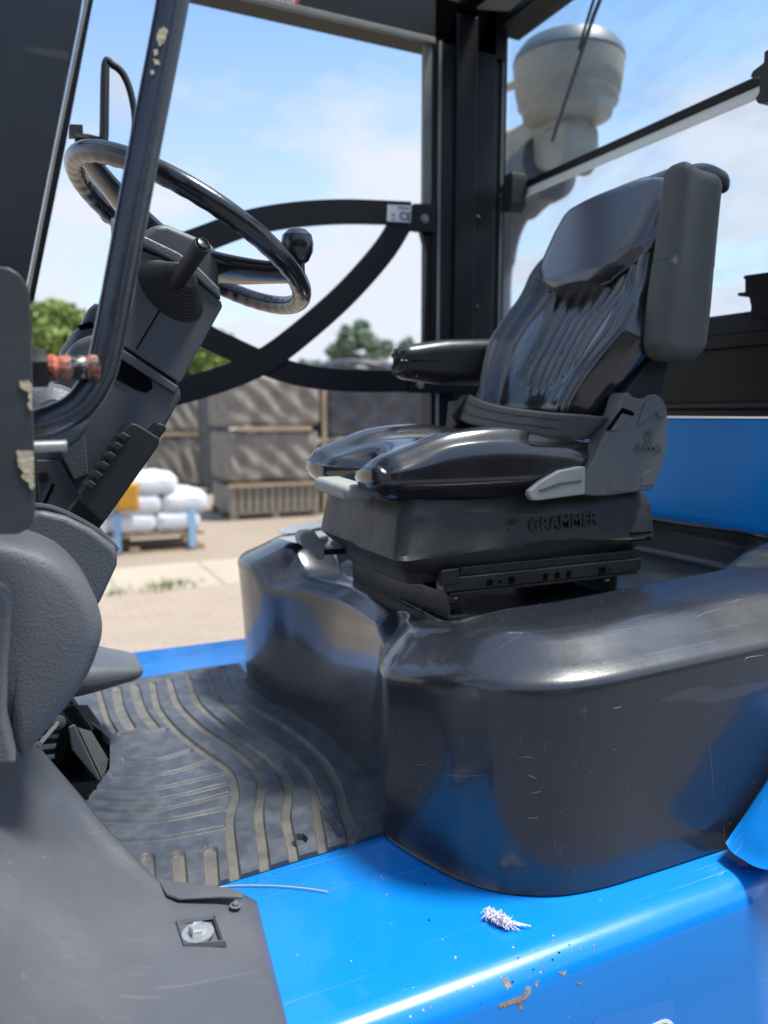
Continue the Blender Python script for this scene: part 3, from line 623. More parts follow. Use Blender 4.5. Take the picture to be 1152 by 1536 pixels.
MB().lathe([(.02, -.04), (.05, -.02), (.058, .01), (.05, .035), (.03, .05)], at(80, 625, Y=1.5), (0, -1, 0), 24).build('column_pivot', M_COWL, SCOL, smooth=True)
slab('left_fairing', [(92, 525), (112, 492), (140, 482), (158, 500), (150, 560), (100, 600), (70, 600)], 1.80, .1, M_COWL, SCOL, bevel=.02)
slab('fairing_band', [(117, 488), (136, 482), (142, 490), (120, 494)], 1.797, .02, M_LOWC, SCOL, bevel=.002)
slab('fairing_top', [(122, 486), (133, 462), (146, 452), (158, 470), (150, 492)], 1.80, .08, M_KNOBG if False else M_COWL, SCOL, bevel=.008)
# steering wheel: centre, tilt and size measured from its ellipse
SW = empty('steering_wheel', W((.361, 1.7, 2.169)), FL)
wc = Vector((.361, 1.7, 2.169)); TH = R(29); WNv = Vector((math.sin(TH), 0, math.cos(TH))); wa = Vector((-math.cos(TH), 0, math.sin(TH))); wb = Vector((0, 1, 0))
def wp_(t, r=.2564, h=0): return wc+(wa*math.cos(t)+wb*math.sin(t))*r+WNv*h
rows = []
for i in range(241):
    t = 2*math.pi*i/240; d = wa*math.cos(t)+wb*math.sin(t); row = []
    for k in range(18):
        a = 2*math.pi*k/18; grip = .0007*math.cos(t*44)*max(0, -math.cos(a)*.7-math.sin(a)*.7)
        rr_ = .0205+grip; row.append(wc+d*(.2564+rr_*math.cos(a))+WNv*rr_*math.sin(a))
    rows.append(row)
rim = MB().grid(rows, closed=True).build('rim', M_WHEEL, SW, smooth=True, ang=180)
def spoke(t, name):
    rows = []
    for s_ in np.linspace(0, 1, 14):
        r_ = .03+(.245-.03)*s_; h = -.050+.046*s_**1.5; w_ = .050*(1-s_)**.8+.022+.014*s_**6; tk = .024-.010*s_
        d = wa*math.cos(t)+wb*math.sin(t); e = -wa*math.sin(t)+wb*math.cos(t)
        rows.append([wc+d*r_+e*w_*math.cos(a)+WNv*(h+tk*math.sin(a)) for a in [2*math.pi*k/14 for k in range(14)]])
    return MB().grid(rows, closed=True).build(name, M_WHEEL, SW, smooth=True, ang=180)
for t in (R(224), R(344), R(104)): spoke(t, 'spoke')
MB().lathe([(.065, -.11), (.07, -.07), (.068, -.045), (.05, -.035), (.02, -.032)], wc, WNv, 32).build('hub', M_PLAST, SW, smooth=True)
kp = wp_(R(232), .2564, .018); kc = onplane(446, 368, wp_(R(225), .27, .05), FWD)
KN = MB(); KN.tube([wp_(R(222), .262, .005), kc+(wp_(R(222), .262, .005)-kc)*.35], .014, 14)
A_ = (kc-wp_(R(222), .262, .005)).normalized()
KN.lathe([(.013, -.036), (.022, -.030), (.031, -.012), (.0325, .004), (.029, .020), (.018, .030), (.006, .033)], kc, A_, 28)
KN.build('spinner_knob', M_WHEEL, SW, smooth=True)
# direction lever with bellows boot
LV = empty('direction_lever', W(at(258, 432, Y=YC)), FL)
bc = at(257, 437, Y=YC-.004); mj = (at(296, 472, Y=YC)-at(222, 404, Y=YC)).normalized(); mn = Vector((-mj.z, 0, mj.x))
rows = []
for i in range(73):
    f_ = i/72; s_ = 1-.62*f_; w_ = .0045*math.sin(f_*math.pi*18); tipo = (at(268, 420, Y=YC)-bc)*f_**1.2
    rows.append([bc+tipo+Vector((0, -.050*f_, 0))+mj*(.068*s_+w_)*math.cos(a)+mn*(.041*s_+w_)*math.sin(a) for a in [2*math.pi*k/32 for k in range(32)]])
mb = MB().grid(rows, closed=True); mb.add(rows[-1], [tuple(range(32))]); mb.build('bellows_boot', M_RUB, LV, smooth=True, ang=180)
l0 = at(262, 428, Y=YC-.03); l1 = at(304, 366, Y=YC-.14)
MB().tube([l0, l0+(l1-l0)*.1, l0+(l1-l0)*.96, l1], [.014, .0150, .0165, .0150], 24).build('lever_grip', M_RUB, LV, smooth=True, ang=50)
ld = (l1-l0).normalized(); MB().lathe([(.0125, 0), (.0125, .002), (.010, .004), (.004, .0045)], l1, ld, 24).build('lever_cap', M_WHEEL, LV, smooth=True)
# parking brake lever: ribbed grip on a stem
PB = empty('parking_brake_lever', W(at(150, 780, Y=1.5)), FL)
YP = 1.46
slab('lever_stem', [(98, 772), (122, 742), (166, 765), (148, 796), (140, 812), (96, 786)], YP+.02, .04, M_RUB, PB, bevel=.004)
slab('lever_grip', [(119, 740), (128, 730), (150, 700), (178, 655), (190, 640), (198, 634), (208, 637), (240, 657), (239, 668), (158, 782), (150, 783), (122, 755)], YP, .07, M_RUB, PB, bevel=.010)
for k in range(6):
    u_ = k/5.0; x = 134+(184-134)*u_; y = 732-(732-660)*u_; dx_ = 1
    c = [(x-9, y-4), (x+1, y-13), (x+13, y-5), (x+3, y+5)]
    slab('finger_ridge', c, YP-.006, .06, M_RUB, PB, bevel=.004)
slab('release_button', [(221, 650), (236, 633), (249, 637), (250, 645), (238, 660)], YP+.015, .04, M_RUB, PB, bevel=.006)

# -------- dashboard mouldings
slab('dash_housing', [(20, 780), (58, 765), (100, 775), (140, 795), (172, 820), (178, 832), (176, 850), (152, 902), (146, 912), (80, 960), (-60, 960), (-60, 800)], 1.44, .40, M_COWL, FL, bevel=.012)
MB().tube(spline([at(x, y, Y=1.46) for x, y in [(40, 758), (75, 762), (110, 776), (150, 800), (176, 826)]], 6), .006, 8).build('housing_bead', M_PLAST, FL, smooth=True)
def lower_cowl():
    # loft of cross-sections receding from the viewer
    O = [(-140, 790), (-20, 800), (40, 812), (88, 832), (124, 866), (147, 905), (157, 942), (152, 975), (128, 1030), (84, 1088), (46, 1132), (30, 1140), (16, 1115), (0, 1080), (-140, 1040)]
    base = spline(pxpoly(O, Y=1.30), 6, True); cen = at(30, 960, Y=1.30); rows = []
    for y_off, k in ((0.075, 1.0), (.055, .995), (.035, .975), (.016, .93), (.004, .86), (.0, .76), (-.004, .5), (-.005, .2)):
        rows.append([cen+(p-cen)*k+Vector((0, y_off-.02, 0)) for p in base])
    rows = [[p+Vector((0, .30, 0)) for p in rows[0]]]+rows
    mb = MB().grid(rows, closed=True); mb.add(rows[-1], [tuple(range(len(base)))])
    return mb.build('lower_cowl', M_COWL, FL, smooth=True, ang=180)
lower_cowl()
slab('cowl_side', [(-160, 870), (0, 880), (12, 892), (19, 910), (12, 1000), (10, 1080), (26, 1150), (-160, 1160)], 1.20, .06, M_COWL, FL, bevel=.010)
softbox(24, (.30, .26, .085), .04, lambda U, P: np.stack([P[:, 0], P[:, 1]*(1-.35*sstep(0, 1, U[:, 0])), P[:, 2]*(1-.5*sstep(-.2, 1, U[:, 0]))-.012*sstep(0, 1, U[:, 0])], 1), lambda P: P+np.array(at(120, 1002, Y=2.10))).build('far_cowl_end', M_COWL, FL, smooth=True, ang=180)

# -------- front fender cover sweeping down to the deck
def fender_cover():
    inner = [((385, 1352), .932), ((362, 1341), .952), ((330, 1338), .958), ((285, 1338), .962), ((236, 1320), .968), ((196, 1284), .985), ((160, 1248), 1.01), ((122, 1200), 1.045), ((92, 1165), 1.08), ((64, 1132), 1.12), ((42, 1100), 1.16), ((10, 1060), 1.22), ((-60, 1000), 1.30)]
    A = [at(*p, Z=z) for p, z in inner]; A = spline(A, 8); n = len(A); rows = []
    outer = spline([Vector(v) for v in [(.300, .90, .925), (.296, .90, .950), (.27, .90, .957), (.24, .90, .962), (.19, .90, .970), (.12, .90, .990), (.04, .90, 1.03), (-.04, .90, 1.09), (-.11, .90, 1.17), (-.17, .90, 1.26), (-.22, .90, 1.36), (-.27, .90, 1.47), (-.33, .90, 1.62)]], 8)
    m_ = 26
    for j in range(m_+1):
        t = j/m_; row = []
        for i in range(n):
            p = A[i].lerp(outer[i], t); s_ = i/(n-1); sag = math.sin(math.pi*t)
            hgt = -.03*sag*min(1, max(0, (s_-.3)*2)) + .018*math.exp(-((t-.04)/.05)**2)*min(1, max(0, s_-.28)*6)
            row.append(p+Vector((0, 0, hgt)))
        rows.append(row)
    # downturned front edge and outer side
    rows.append([p+Vector((0, -.015, -.02)) for p in rows[-1]]); rows.append([p+Vector((0, -.01, -.25)) for p in rows[-1]])
    o = MB().grid(rows).build('fender_cover', M_COVER, FL, smooth=True, ang=180, solid=.008); return o
FC = fender_cover()
slab_pts = pxpoly([(232, 1318), (250, 1324), (300, 1330), (348, 1336), (366, 1343), (364, 1350), (330, 1349), (268, 1352), (250, 1346)], Z=.968)
MB().prism(slab_pts, (0, 0, .006)).build('cover_edge', M_COVER, FC, bevel=.003)
# bolt recess: raised frame, washer and hex head
rc = at(297, 1402, Z=.966)
fr = pxpoly([(266, 1384), (322, 1375), (336, 1414), (277, 1418)], Z=.966); frc = sum(fr, Vector())/4
rows = [[frc+(p-frc)*k+Vector((0, 0, h)) for p in fr] for k, h in ((1.12, -.004), (1.05, .004), (.98, .004), (.86, -.0005))]
MB().grid(rows, closed=True).build('bolt_recess', M_COVER, FC, smooth=True, ang=20)
hexbolt('flange_bolt', rc+Vector((0, 0, .0015)), (0, 0, 1), .0145, FC, M_ZINC)
hexbolt('corner_screw', at(354, 1358, Z=.963), (0, 0, 1), .006, FC, mat('dull_bolt', (.25, .25, .24), .4, metal=.6))
slab('rubber_lip', [(48, 1120), (58, 1116), (72, 1150), (70, 1178), (60, 1166)], 1.62, .02, M_COWL, FC, bevel=.003)

# -------- pedals
def pedal(cx, cy, w, h, Y, tilt, name):
    o = empty(name, W(at(cx, cy, Y=Y)), FL); return o
PD = empty('brake_pedal', W(at(135, 1130, Y=1.95)), FL)
def pad(q, Yn, depth, parent, nr=7, nmx=5):
    """q: four picture corners of the pad face (order: near-left, top, far-right, bottom) on a tilted plane"""
    P = [at(x, y, Y=yy) for (x, y), yy in q]
    n_ = (P[1]-P[0]).cross(P[3]-P[0]).normalized()
    if n_.dot(Vector((0, 0, CZ))-P[0]) < 0: n_ = -n_
    MB().prism([p for p in P], -n_*depth).build('pad', M_RUB, parent, bevel=.006)
    for k in range(nr):
        t0, t1 = (k+.2)/nr, (k+.65)/nr
        a = P[0].lerp(P[1], t0); b = P[0].lerp(P[1], t1); c = P[3].lerp(P[2], t1); d = P[3].lerp(P[2], t0)
        a, d = a.lerp(d, .06), d.lerp(a, .06); b, c = b.lerp(c, .06), c.lerp(b, .06)
        MB().prism([a, b, c, d], n_*.006).build('pad_rib', mat('pedal_rib_rubber', (.13, .13, .13), .6), parent, bevel=.002)
# brake: broad ribbed pad with a side wall facing the viewer
pad([((112, 1087), 1.90), ((132, 1094), 2.0), ((172, 1160), 2.0), ((157, 1183), 1.90)], 1.9, .02, PD, nr=6)
slab('pad_side', [(103, 1091), (112, 1087), (118, 1100), (157, 1183), (147, 1172), (108, 1125)], 1.895, .008, M_COWL, PD, bevel=.003)
slab('pedal_gap_shade', [(96, 1085), (108, 1085), (126, 1140), (128, 1200), (84, 1160), (82, 1130)], 1.96, .02, M_LOWC, PD, bevel=.002)  # black slab painting the dark gap under the pedal
PA = empty('accelerator_pedal', W(at(140, 1080, Y=2.15)), FL)
pad([((108, 1056), 2.12), ((128, 1056), 2.22), ((152, 1090), 2.22), ((138, 1099), 2.12)], 2.1, .03, PA, nr=5)
slab('pedal_link', [(126, 1090), (138, 1086), (178, 1115), (190, 1132), (186, 1140), (172, 1138), (140, 1110)], 2.14, .03, M_STEEL, PA, bevel=.004)
slab('link_plate', [(176, 1108), (181, 1108), (192, 1138), (188, 1141)], 2.12, .03, M_FRAME, PA, bevel=.002)
hexbolt('pivot_bolt', at(179, 1131, Y=2.135), (0, -1, 0), .008, PA, mat('dull_bolt', (.25, .25, .24), .4, metal=.6))
MB().tube([at(60, 1116, Y=1.80), at(88, 1083, Y=1.95)], .005, 10).build('brake_rod', M_ZINC, PD, smooth=True)
MB().lathe([(.015, 0), (.016, .01), (.006, .012)], at(88, 1082, Y=1.95), (0, -1, 0), 20).build('rod_bushing', mat('dull_bolt', (.25, .25, .24), .4, metal=.6), PD, smooth=True)
for i, yy in enumerate((1096, 1108, 1124, 1140)):
    slab('toe_step', [(62, yy), (100, yy-4), (96, yy+5), (60, yy+8)], 1.98, .03, M_STEEL, PD, bevel=.002)

# ================================================================== SEAT (fixed to the truck)
ST = empty('driver_seat', W((1.1, 1.73, 1.34)), FL)
def rect_ring(x0, x1, y0, y1, z, r=.03, n=5):
    out_ = []
    for cx_, cy_, a0 in ((x1-r, y1-r, 0), (x0+r, y1-r, 90), (x0+r, y0+r, 180), (x1-r, y0+r, 270)):
        for k in range(n+1): a = R(a0+90*k/n); out_.append(Vector((cx_+r*math.cos(a), cy_+r*math.sin(a), z)))
    return out_
def dense(ring, m_=8):
    o_ = []
    for i in range(len(ring)):
        a, b = ring[i], ring[(i+1) % len(ring)]; k = m_ if (a-b).length > .1 else 1
        for j in range(k): o_.append(a.lerp(b, j/k))
    return o_
rings = [(.795, 1.42, 1.530, 1.92, 1.405), (.782, 1.44, 1.518, 1.935, 1.432), (.778, 1.445, 1.514, 1.938, 1.442), (.738, 1.486, 1.480, 1.968, 1.484), (.733, 1.490, 1.476, 1.972, 1.490), (.736, 1.488, 1.479, 1.969, 1.497), (.750, 1.480, 1.488, 1.962, 1.566), (.754, 1.476, 1.492, 1.960, 1.573), (.772, 1.452, 1.508, 1.945, 1.606), (.80, 1.42, 1.53, 1.92, 1.62)]
rows = [dense(rect_ring(*r), 12) for r in rings]
for ri, row in enumerate(rows):
    for p in row: p.z += .009*math.sin(p.x*9+ri)*(.4+.6*(p.y < 1.7)); p.y += .003*math.sin(p.x*31+ri*1.7)
mb = MB().grid(rows, closed=True); mb.add(rows[0], [tuple(range(len(rows[0])))]); mb.add(rows[-1], [tuple(range(len(rows[0])))])
BE = mb.build('suspension_bellows', M_BELL, ST, smooth=True, ang=24)
text('embossed_lettering', 'GRAMMER', .044, Vector((1.185, 1.4815, 1.540)), (1, 0, .03), (0, 0, 1), .0025, M_BELL, ST, bold=.001, align='CENTER')
def emblem(o, r, ext, m_, parent, X=Vector((1, 0, 0)), Yv=Vector((0, 0, 1))):
    N_ = X.cross(Yv); mb = MB()
    for k in range(5):
        a0 = R(90+(k-2)*30); mid = Vector(o)+(X*math.cos(a0)+Yv*math.sin(a0))*r*.15
        for (ra, rb, da) in ((.25, 1.0, 9),):
            q = [Vector(o)+(X*math.cos(t)+Yv*math.sin(t))*r*rr_ for rr_, t in ((ra, a0-R(da*.5)), (rb, a0-R(da)), (rb, a0+R(da)), (ra, a0+R(da*.5)))]
            mb.prism(q, N_*ext)
    for sgn in (-1, 1):
        pts = [Vector(o)+(X*math.cos(t)+Yv*math.sin(t))*r*rr_ for rr_, t in [(1.0, R(-90+sgn*8)), (1.0, R(-90+sgn*40)), (1.0, R(-90+sgn*75)), (.75, R(-90+sgn*75)), (.70, R(-90+sgn*40)), (.25, R(-90+sgn*8))]]
        mb.prism(pts, N_*ext)
    return mb.build('emblem', m_, parent)
emblem(Vector((1.040, 1.4845, 1.540)), .020, .003, M_BELL, ST)
MB().box2((1.395, 1.478, 1.478), (1.462, 1.49, 1.486)).build('bellows_slot_shade', M_LOWC, ST)  # black bars painting the shade inside two slots
MB().box2((1.395, 1.478, 1.496), (1.462, 1.49, 1.500)).build('bellows_slot_shade', M_LOWC, ST)
# rail and mounting bracket
MB().box2((.855, 1.90, 1.398), (1.44, 1.94, 1.436)).build('slide_rail', M_RUNN, ST, bevel=.003); MB().box2((.90, 1.488, 1.431), (1.435, 1.60, 1.452)).build('rail_plate', M_RUNN, ST, bevel=.003)
rl_ = MB(); rl_.box2((.855, 1.484, 1.398), (1.44, 1.52, 1.4305))
RL = rl_.build('slide_rail', M_RUNN, ST, bevel=.003)
for x0, x1 in ((.97, .985), (1.03, 1.045), (1.13, 1.142), (1.165, 1.177), (1.20, 1.212), (1.30, 1.322)):
    MB().box2((x0, 1.4825, 1.402), (x1, 1.4838, 1.418)).build('rail_slot_shade', M_LOWC, RL)  # black patches painting the shade inside the rail slots
for x0 in (1.005, 1.335): MB().lathe([(.004, 0), (.004, .001)], (x0, 1.484, 1.41), (0, -1, 0), 12).build('rail_hole_shade', M_LOWC, RL)  # black discs painting the shade inside the rail holes
slab('rail_end_block', [(662, 856), (690, 852), (690, 876), (662, 880)], 1.482, .02, M_RUB, ST, bevel=.004)
fp = MB(); A0 = Vector((.868, 1.485, 1.336)); B0 = Vector((.838, 1.965, 1.336)); up_ = Vector((-.004, 0, .060))
fp.prism([A0, B0, B0+up_, A0+up_], (.006, 0, 0))
fp.prism([A0+up_, B0+up_, Vector((1.43, 1.965, 1.396)), Vector((1.43, 1.485, 1.396))], (0, 0, -.006))
fp.prism([Vector((1.37, 1.50, 1.34)), Vector((1.37, 1.94, 1.34)), Vector((1.37, 1.94, 1.39)), Vector((1.37, 1.50, 1.39))], (.006, 0, 0))
fp.prism([A0, A0+Vector((.05, -.005, 0)), B0+Vector((.05, 0, 0)), B0], (0, 0, .004))
fp.build('mounting_bracket', M_RUNN, ST)
hexbolt('bracket_bolt', (.893, 1.50, 1.385), (0, 0, -1), .008, ST, M_RUST, washer=False)
hexbolt('bracket_bolt', (1.34, 1.50, 1.385), (0, 0, -1), .008, ST, M_RUST, washer=False)
hexbolt('bracket_bolt', (.905, 1.515, 1.341), (0, 0, 1), .009, ST, M_STEEL)
# seat cushion
def cush(U, P):
    u, v, w = U[:, 0], U[:, 1], U[:, 2]; Q = P.copy()
    top = sstep(-.2, 1, w)
    av = np.abs(v)
    bol = sstep(.45, .78, av)*(1-.55*sstep(.86, 1.0, av))
    Q[:, 2] += top*(.034*bol*(.7+.3*np.cos(u*2.2-.2)) - .016*(1-sstep(0, .5, av)) - .030*sstep(.45, 1, u)*(1-bol*.6) + .012*np.cos(u*3.0+.5))
    # waterfall front with a notch between two thigh lobes
    fr_ = sstep(.45, 1.0, -u)
    Q[:, 2] -= top*fr_*.028*(u < 0)
    notch = (1-sstep(.20, .42, np.abs(v+.02)))*sstep(.55, .95, -u)
    Q[:, 0] += .085*notch
    Q[:, 2] -= .012*notch*top
    lobe = np.exp(-((av-.66)/.28)**2)*sstep(.5, 1, -u); Q[:, 0] -= .018*lobe
    Q[:, 1] += .018*np.sign(v)*sstep(.6, 1, av)*np.sin((u+1)*1.7)
    # soft creases
    Q[:, 2] += top*.0020*np.sin(v*17+u*5)*sstep(.2, .8, u)*(1-sstep(.3, .7, av)); Q[:, 2] -= top*.006*np.exp(-((av-.50)/.035)**2)*sstep(-.8, -.4, u)
    # tuck under
    tuck = sstep(.1, 1, -w); Q[:, 1] -= .02*np.sign(v)*tuck*sstep(.6, 1, av); Q[:, 0] += .02*tuck*sstep(.6, 1, -u)
    return Q
softbox(80, (.66, .50, .120), .045, cush, lambda P: P+np.array([1.035, 1.728, 1.665])).build('seat_cushion', M_LEATH, ST, smooth=True, ang=180)
# backrest, own frame: along Y, up the back, normal to the front
bo = np.array([1.24, 1.73, 1.80]); thb = R(27); bu = np.array([math.sin(thb), 0, math.cos(thb)]); bn = np.array([-math.cos(thb), 0, math.sin(thb)]); by = np.array([0, 1., 0])
def bplace(P):  # P: (y, h, n)
    return bo+P[:, :1]*by+P[:, 1:2]*bu+(P[:, 2:3]-.05)*bn
def backd(U, P):
    y, h, n_ = U[:, 0], U[:, 1], U[:, 2]; H = (h+1)/2*.73-.02
    hw = np.interp(H, [-.02, .05, .12, .22, .30, .40, .50, .62, .71], [.185, .205, .235, .275, .268, .240, .222, .212, .175])
    Q = np.zeros_like(P); Q[:, 0] = P[:, 0]/.25*hw; Q[:, 1] = H; Q[:, 2] = P[:, 2]
    fr_ = sstep(-.1, .9, n_); a = np.abs(Q[:, 0])/hw
    Q[:, 2] += fr_*((.026+.020*np.sign(y))*sstep(.55, .9, a)*(1-sstep(.42, .6, H)) - .012*(1-sstep(0, .5, a)) - .02*sstep(.93, 1, a))
    Q[:, 2] += .015*np.exp(-((H-.12)/.12)**2)*fr_ - .012*np.exp(-((H-.37)/.07)**2)*fr_
    # fluted centre panel, flutes fan out towards the top
    cw = .112+.035*sstep(.2, .42, H); yy = (Q[:, 0]+.040)/cw
    zone = (1-sstep(.80, 1.0, np.abs(yy)))*sstep(.04+.045*np.abs(yy)**2, .085+.05*np.abs(yy)**2, H)*(1-sstep(.36, .43, H))
    Q[:, 2] += fr_*zone*(.013*np.abs(np.cos(yy*math.pi*2.9))**.6-.013)
    edge = np.exp(-((np.abs(yy)-1.0)/.10)**2)*sstep(.08, .16, H)*(1-sstep(.38, .45, H))
    Q[:, 2] += fr_*edge*.006
    Q[:, 2] -= fr_*.010*np.exp(-((a-.80)/.035)**2)*(H < .55)            # seam to the side bolster
    Q[:, 2] += fr_*.004*sstep(.79, .815, a)*(1-sstep(.825, .86, a))*(H < .6)
    Q[:, 0] = Q[:, 0]*np.where(Q[:, 0] < 0, 1.03, 1.02)
    return Q
softbox(130, (.50, .73, .115), .05, backd, lambda P: bplace(P)).build('backrest', M_LEATH, ST, smooth=True, ang=180)
def headd(U, P):
    y, h, n_ = U[:, 0], U[:, 1], U[:, 2]; H = (h+1)/2*.345+.372
    hw = np.interp(H, [.372, .385, .41, .45, .50, .58, .66, .70, .717], [.095, .13, .175, .222, .232, .232, .215, .190, .165])
    Q = np.zeros_like(P); Q[:, 0] = P[:, 0]/.22*hw; Q[:, 1] = H - .02*sstep(.3, 1, np.abs(y))*sstep(.3, 1, h); Q[:, 2] = P[:, 2]+.048
    fr_ = sstep(-.1, .9, n_); Q[:, 2] += fr_*(.012*(1-(y*y)) - .012*sstep(.5, 1, h)) - .014*sstep(.7, 1, np.abs(y))*fr_
    Q[:, 2] -= .035*sstep(.55, 1, h)
    return Q
softbox(70, (.44, .345, .075), .034, headd, lambda P: bplace(P)).build('head_pad', M_LEATH2, ST, smooth=True, ang=180)
hwf = lambda H: np.interp(H, [.372, .385, .41, .45, .50, .58, .66, .70, .717], [.095, .13, .175, .222, .232, .232, .215, .190, .165])
Hs = np.linspace(.376, .69, 26); pip = [(s_*hwf(h)*1.0, h) for s_, HH in ((-1, Hs[::-1]), (1, Hs)) for h in HH]
MB().tube(spline([Vector(bplace(np.array([[y, h-.02*(abs(y)/.22)**2*max(0, (h-.5)/.2), .052]]))[0]) for y, h in pip], 3), .0035, 8).build('head_pad_piping', M_LEATH2, ST, smooth=True)
# rear cap above the head pad
softbox(30, (.16, .42, .05), .024, lambda U, P: P-np.array([0, 0, 1.])*(.02*(U[:, :1]**2)), lambda P: P+np.array([1.625, 1.70, 2.405])).build('back_shell', mat('shell_vinyl', (.04, .04, .045), .35), ST, smooth=True, ang=180)
# raised near armrest
def armd(U, P):
    Q = P.copy(); h = (U[:, 2]+1)/2
    Q[:, 0] *= .86+.14*(1-h)+.06*np.exp(-((h-.25)/.25)**2)
    Q[:, 1] += .006*np.cos(U[:, 0]*3)*np.sign(-U[:, 1]); Q[:, 2] -= .012*U[:, 0]*(U[:, 2] > 0); Q[:, 2] += .018*np.abs(U[:, 0])**3*(U[:, 2] < 0)
    Q[:, 0] += .04*h
    return Q
softbox(46, (.158, .075, .455), .034, armd, lambda P: P+np.array([1.455, 1.425, 2.150])).build('armrest', M_ARM, ST, smooth=True, ang=180)
slab('armrest_arm', [(938, 590), (985, 525), (1005, 540), (1000, 560), (990, 600), (958, 606)], 1.47, .03, M_RUB, ST, bevel=.005)
# lowered far armrest
def arm2(U, P):
    Q = P.copy(); x = U[:, 0]; Q[:, 2] *= 1-.22*sstep(0, 1, -x)+.05; Q[:, 2] += .010*x*(U[:, 2] > 0)
    k = sstep(.90, 1, -x); rr_ = np.hypot(U[:, 1], U[:, 2]); Q[:, 0] += k*(.022*(1-sstep(.2, .8, rr_))+.006*np.sin(U[:, 1]*9)*np.sin(U[:, 2]*7+1)); return Q
softbox(40, (.36, .085, .128), .036, arm2, lambda P: P+np.array([1.19, 2.05, 1.952])).build('armrest', mat('armrest_vinyl', (.022, .022, .022), .38, bump=[(240, .15, 'voro')], rvar=(12, .3, .5)), ST, smooth=True, ang=180)
# recliner housings, buckle, belt
RC = [(872, 740), (878, 712), (890, 690), (906, 655), (924, 628), (934, 594), (944, 589), (950, 595), (966, 598), (978, 592), (988, 593), (998, 604), (1002, 625), (1001, 668), (994, 700), (980, 733), (968, 736), (940, 740), (905, 744)]
HR = MB().prism(spline(pxpoly(RC, Y=1.455), 3, True), (0, .05, 0)).build('recliner_housing', M_HOUS, ST, bevel=.010)
# raised shoulder facet
MB().prism(pxpoly([(968, 603), (978, 596), (988, 597), (997, 607), (975, 625), (955, 640), (962, 618)], Y=1.4535), (0, -.003, 0)).build('housing_facet', M_HOUS, ST, bevel=.0015)
slab('housing_cap', [(987, 614), (991, 606), (996, 606), (999, 614), (998, 622), (993, 627), (988, 624)], 1.449, .01, M_HOUS, ST, bevel=.003, smoothpts=3)
slab('belt_slot_shade', [(934, 611), (950, 618), (952, 622), (938, 630), (920, 647), (910, 645)], 1.4535, .003, M_LOWC, ST, bevel=0)  # flat black patch painting the shade inside the slot
slab('slot_tongue', [(934, 620), (948, 624), (926, 646), (916, 646)], 1.4515, .004, M_HOUS, ST, bevel=.001)
for cx_ in (923, 973):
    y0_ = 742 if cx_ < 950 else 733
    slab('housing_tab', [(cx_-12, y0_-4), (cx_-9, y0_-20), (cx_-1, y0_-27), (cx_+8, y0_-24), (cx_+9, y0_-6)], 1.4535, .004, M_HOUS, ST, bevel=.0012)
text('embossed_lettering', 'GRAMMER', .019, at(972, 671, Y=1.4535), (1, 0, .0), (0, 0, 1), .0015, M_HOUS, ST, bold=.0006)
emblem(at(972, 654, Y=1.4545), .014, .0025, M_HOUS, ST)
slab('recliner_housing', [(684, 600), (694, 612), (720, 640), (738, 650), (720, 668), (690, 664), (680, 640)], 2.0, .05, M_RUB, ST, bevel=.008)
slab('belt_buckle', [(678, 622), (700, 592), (712, 596), (706, 620), (686, 640)], 1.985, .03, M_RUB, ST, bevel=.004)
bp_ = []; m_ = 40
TP = spline([at(704, 592, X=1.21), at(740, 606, X=1.13), at(820, 618, X=1.10), at(890, 624, X=1.24), at(936, 630, X=1.40)], 10); BT = spline([at(686, 628, X=1.20), at(722, 640, X=1.11), at(800, 652, X=1.08), at(860, 658, X=1.19), at(900, 660, X=1.34)], 10)
for i in range(m_+1):
    t = i/m_; a = TP[i]; b = BT[i]; sg_ = 0
    bp_.append([a.lerp(b, s_)+Vector((-.02*sg_, 0, -.012*sg_+.004*sg_*math.sin(s_*3.1)))+Vector((0, 0, .0015*math.sin(t*30)*s_)) for s_ in np.linspace(0, 1, 9)])
MB().grid(bp_).build('seat_belt', M_BELT, ST, smooth=True, ang=180, solid=.003)
for off in (.32, .68):
    MB().grid([[r[0].lerp(r[-1], off+d_)+Vector((-.0022, -.0008, .0022)) for d_ in (-.02, .02)] for r in bp_]).build('belt_stripe', mat('belt_dark', (.02, .02, .02), .8), ST)
# grey controls
slab('recliner_lever', [(793, 742), (795, 736), (812, 722), (840, 706), (870, 700), (879, 700), (878, 742), (845, 746), (810, 751), (798, 751)], 1.445, .018, M_KNOBG, ST, bevel=.004)
slab('lever_dark_strip', [(808, 735), (840, 724), (872, 720), (872, 723), (842, 728), (812, 738)], 1.4435, .003, mat('strip_dark_grey', (.12, .12, .11), .6), ST, bevel=0)  # darker grey strip laid on the lever face
softbox(22, (.075, .215, .036), .016, lambda U, P: P+np.array([0, 0, .004])*U[:, 1:2], lambda P: P+np.array([.705, 1.712, 1.622])).build('cushion_handle', M_KNOBG, ST, smooth=True, ang=180)
kx = at(470, 816, Y=1.90)
slab('height_knob', [(449, 805), (455, 798), (472, 796), (480, 808), (489, 818), (487, 838), (482, 842), (474, 838), (466, 826), (452, 817)], 1.88, .045, M_KNOBG, ST, bevel=.008)
MB().tube([at(486, 828, Y=1.90), at(535, 826, Y=1.90)], .008, 10).build('knob_stem', M_RUB, ST, smooth=True)

